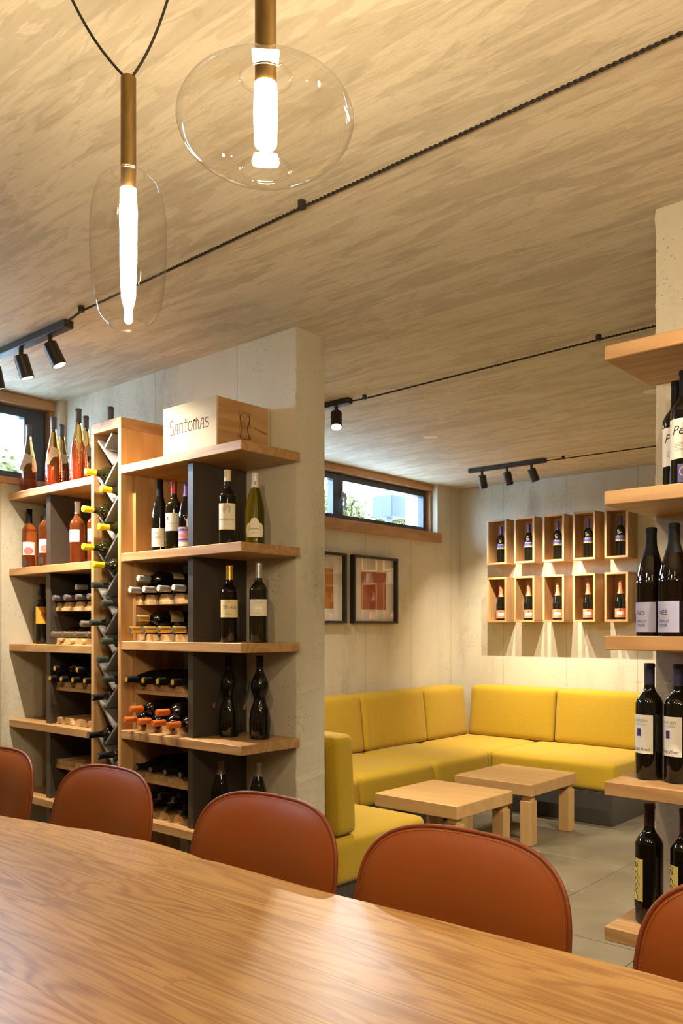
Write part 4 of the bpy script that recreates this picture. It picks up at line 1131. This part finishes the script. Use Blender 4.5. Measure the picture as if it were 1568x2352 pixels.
# ------------------------------------------------------------------ track lights
SPOT_W = 42
def look(o, target):
    d = Vector(target)-o; return d.to_track_quat('-Z', 'Y').to_euler()
def rail(x0, x1, y, heads, lab, power=SPOT_W):
    t = thing('track_light', lab, 'track light', ((x0+x1)/2, y, H))
    board('rail', x0, x1, y-.0225, y+.0225, H-.033, H-.001, 'black_metal', t, .002)
    for (hx, target, ang, pw) in heads:
        piv = Vector((hx, y, H-.075))
        d = (Vector(target)-piv).normalized()
        bm = bmesh.new(); bm_lathe(bm, [(.010, -.055), (.010, .0415)], 12); st = ob('stem', to_mesh('stem', bm, 'black_metal', 40), t, piv-t.location)
        bm = bmesh.new()
        bm_lathe(bm, [(0, .028), (.030, .028), (.032, .026), (.032, -.074), (.029, -.074), (.029, -.050), (0, -.050)], 28, False)
        q = d.to_track_quat('-Z', 'Y').to_euler()
        hd = ob('spot_head', to_mesh('spot_head', bm, 'black_metal', 40), t, piv-t.location+d*.020, q)
        bm = bmesh.new(); bm_lathe(bm, [(0, -.0515), (.0285, -.0515), (.0285, -.053), (0, -.053)], 24, False)
        ob('lens', to_mesh('lens', bm, 'spot_glow'), hd)
        ld = bpy.data.lights.new('spot_lamp', 'SPOT'); ld.energy = pw*power; ld.color = WARM
        ld.spot_size = math.radians(ang); ld.spot_blend = .8; ld.shadow_soft_size = .012
        lo = bpy.data.objects.new('spot_lamp', ld); COL.objects.link(lo); lo.parent = hd; lo.location = (0, 0, -.078)
    return t
rail(-4.02, -3.235, 1.945, [(-3.89, (-4.02, 2.46, .7), 95, .62), (-3.638, (-3.50, 2.46, .9), 95, .75), (-3.387, (-2.98, 2.47, 1.2), 105, .68)], 'black track light with three spots above the left wine shelf')
rail(-3.86, -3.13, 3.65, [(-3.73, (-3.95, 4.7, .5), 80, .55), (-3.48, (-3.2, 4.6, .4), 80, .7), (-3.235, (-2.62, 2.95, .6), 95, 1.0)], 'black track light with a shining spot behind the pillar')
rail(-3.80, -3.115, 5.935, [(-3.68, (-3.78, 6.62, 1.0), 88, .85), (-3.45, (-3.42, 6.62, 1.0), 88, .85), (-3.235, (-2.85, 6.62, 1.0), 88, .85)], 'black track light with three spots in front of the wall boxes')
rail(-.45, .25, 1.885, [(-.40, (-.85, 2.46, 1.2), 80, .24), (-.1, (-.45, 2.5, 1.0), 80, .45), (.15, (.2, 2.5, 1.0), 80, .5)], 'black track light with three spots above the shelf at the right column')
rail(-.80, -.10, 3.62, [(-.70, (-2.2, 4.4, .3), 95, 1.2), (-.45, (-1.2, 4.6, .0), 95, 1.2), (-.2, (-.6, 5.6, .6), 95, 1.2)], 'unseen black track light added behind the right column for the back room')  # unseen rail, added to brighten floor, coffee tables and pillar end

def cable(pts, clips, lab):
    t = thing('twisted_cable', lab, 'cable', Vector(pts[0]))
    # resample
    P = [Vector(p) for p in pts]; out = []; step = .0035
    for a, c in zip(P, P[1:]):
        n = max(1, int((c-a).length/step)); out += [a+(c-a)*i/n for i in range(n)]
    out.append(P[-1])
    for s in (0, PI):
        q = []
        for i, p in enumerate(out):
            ph = s + 2*PI*i*step/.032
            q.append(p + Vector((0, math.cos(ph)*.0026, math.sin(ph)*.0026)) - t.location)
        bm = bmesh.new(); bm_tube(bm, q, .0027, 6); ob('strand', to_mesh('strand', bm, 'cable_black', 60), t)
    for c in clips:
        bm = bmesh.new(); bm_lathe(bm, [(.0115, -.011), (.0125, -.010), (.0125, .013), (0, .013)], 16, True)
        ob('clip', to_mesh('clip', bm, 'black_metal', 40), t, Vector(c)-t.location)
zc = H-.020
cable([(-3.234, 1.925, zc+.001), (-3.06, 1.895, zc), (-1.80, 1.872, zc), (-.46, 1.862, zc)], [(-3.06, 1.895, H-.0135), (-1.80, 1.872, H-.0135)], 'black twisted cable along the ceiling to the left shelf lights')
cable([(-3.129, 3.655, zc+.001), (-3.035, 3.662, zc), (-1.63, 3.600, zc), (-.81, 3.59, zc)], [(-3.035, 3.662, H-.0135), (-1.63, 3.600, H-.0135)], 'black twisted cable running to the spot behind the pillar')
cable([(-3.114, 5.94, zc+.001), (-2.975, 5.95, zc), (-1.0, 5.99, zc)], [(-2.975, 5.95, H-.0135)], 'black twisted cable running to the lights at the wall boxes')
for (x, y, lab) in ((-3.352, 4.757, 'round pale cover plate on the ceiling above the coffee tables'), (-1.79, 4.65, 'round pale cover plate on the ceiling half behind the right column')):
    bm = bmesh.new(); bm_lathe(bm, [(.045, -.004), (.052, -.002), (.052, 0)], 32); tag(ob('cover_plate', to_mesh('cover_plate', bm, 'plate_white', 30), None, (x, y, H-.0003)), lab, 'cover plate')

# ------------------------------------------------------------------ pendant lamps
def pendant(x, y, prof, ztop_tube, zglass_top, tube_len, glow, lab, wires):
    t = thing('pendant_lamp', lab, 'lamp', (x, y, 0), 'glass pendant lamps over the table')
    bm = bmesh.new(); bm_lathe(bm, [(.0125, ztop_tube), (.0145, ztop_tube-.002), (.0145, glow[1]), (.0125, glow[1])], 24); ob('brass_tube', to_mesh('brass_tube', bm, 'brass', 40), t)
    bm = bmesh.new(); g0, g1 = glow; bm_lathe(bm, [(0, g0), (.0135, g0), (.0150, g0+.003), (.0162, (g0+g1)/2), (.0152, g1-.0005), (0, g1-.0005)], 24, False); ob('light_tube', to_mesh('light_tube', bm, 'lamp_glow', 40), t)
    bm = bmesh.new(); bm_lathe(bm, smooth_prof(prof, 4), 64, False); bmesh.ops.recalc_face_normals(bm, faces=list(bm.faces))
    gl = ob('glass_shade', to_mesh('glass_shade', bm, 'bulb_glass', 180), t)
    for r_, z_, rr in ((prof[0][0], prof[0][1], .0022), (prof[-1][0], prof[-1][1], .0024)):
        bm = bmesh.new(); bm_tube(bm, [(r_*math.cos(2*PI*i/40), r_*math.sin(2*PI*i/40), z_) for i in range(40)], rr, 8, closed=True); ob('glass_rim', to_mesh('glass_rim', bm, 'bulb_glass', 60), t)
    for w in wires:
        bm = bmesh.new(); bm_tube(bm, [Vector(p)-Vector((x, y, 0)) for p in w], .0026, 8); ob('wire', to_mesh('wire', bm, 'cable_black', 60), t)
PX, PY = -1.371, .950
def swag(a, c, sag=.03, n=10):
    a, c = Vector(a), Vector(c); return [a+(c-a)*i/n + Vector((0, 0, -sag*math.sin(PI*i/n))) for i in range(n+1)]
tall = [(.036, 1.978), (.040, 1.982), (.055, 2.000), (.064, 2.030), (.0695, 2.070), (.072, 2.120), (.0715, 2.170), (.067, 2.210), (.057, 2.243), (.042, 2.259), (.030, 2.266)]
rt = Vector((.7524, .6587, 0))
pv = Vector((PX, PY, 0))
pendant(PX, PY, tall, 2.450, 2.270, .28, (2.097, 2.236), 'pendant lamp with an upright oval clear glass and V-shaped wires',
        [swag(pv+rt*-.006+Vector((0, 0, 2.449)), pv+rt*-.155+Vector((0, 0, H-.001))), swag(pv+rt*.006+Vector((0, 0, 2.449)), pv+rt*.105+Vector((0, 0, H-.001)), .035)])
QX, QY = -.830, .793
flat = [(.033, 2.022), (.040, 2.022), (.060, 2.028), (.085, 2.042), (.107, 2.065), (.1185, 2.094), (.1165, 2.118), (.104, 2.142), (.083, 2.158), (.060, 2.167), (.044, 2.171), (.034, 2.1725)]
flat = [(r_, 2.076+(z_-2.0935)*.82) for r_, z_ in flat]
pq = Vector((QX, QY, 0))
pendant(QX, QY, flat, 2.42, 2.196, .26, (2.049, 2.132), 'pendant lamp with a flattened round clear glass shade', [swag(pq+Vector((0, 0, 2.419)), pq+rt*-.08+Vector((0, 0, H-.001)), .01), swag(pq+Vector((0, 0, 2.419)), pq+rt*.16+Vector((0, 0, H-.001)), .03)])
rv = [(r_, z_+.06) for r_, z_ in tall]
for (x, y, k) in ((-.20, .98, 0), (.45, .86, 1)):
    pr = flat if k else tall
    g_ = (2.049, 2.132) if k else (2.097, 2.236)
    v = Vector((x, y, 0))
    pendant(x, y, pr, 2.45, 2.2, .2, g_, ['pendant lamp with an upright oval glass over the right half of the table', 'pendant lamp with a flat round glass over the right end of the table'][k], [swag(v+Vector((0, 0, 2.449)), v+rt*.15+Vector((0, 0, H-.001)))])
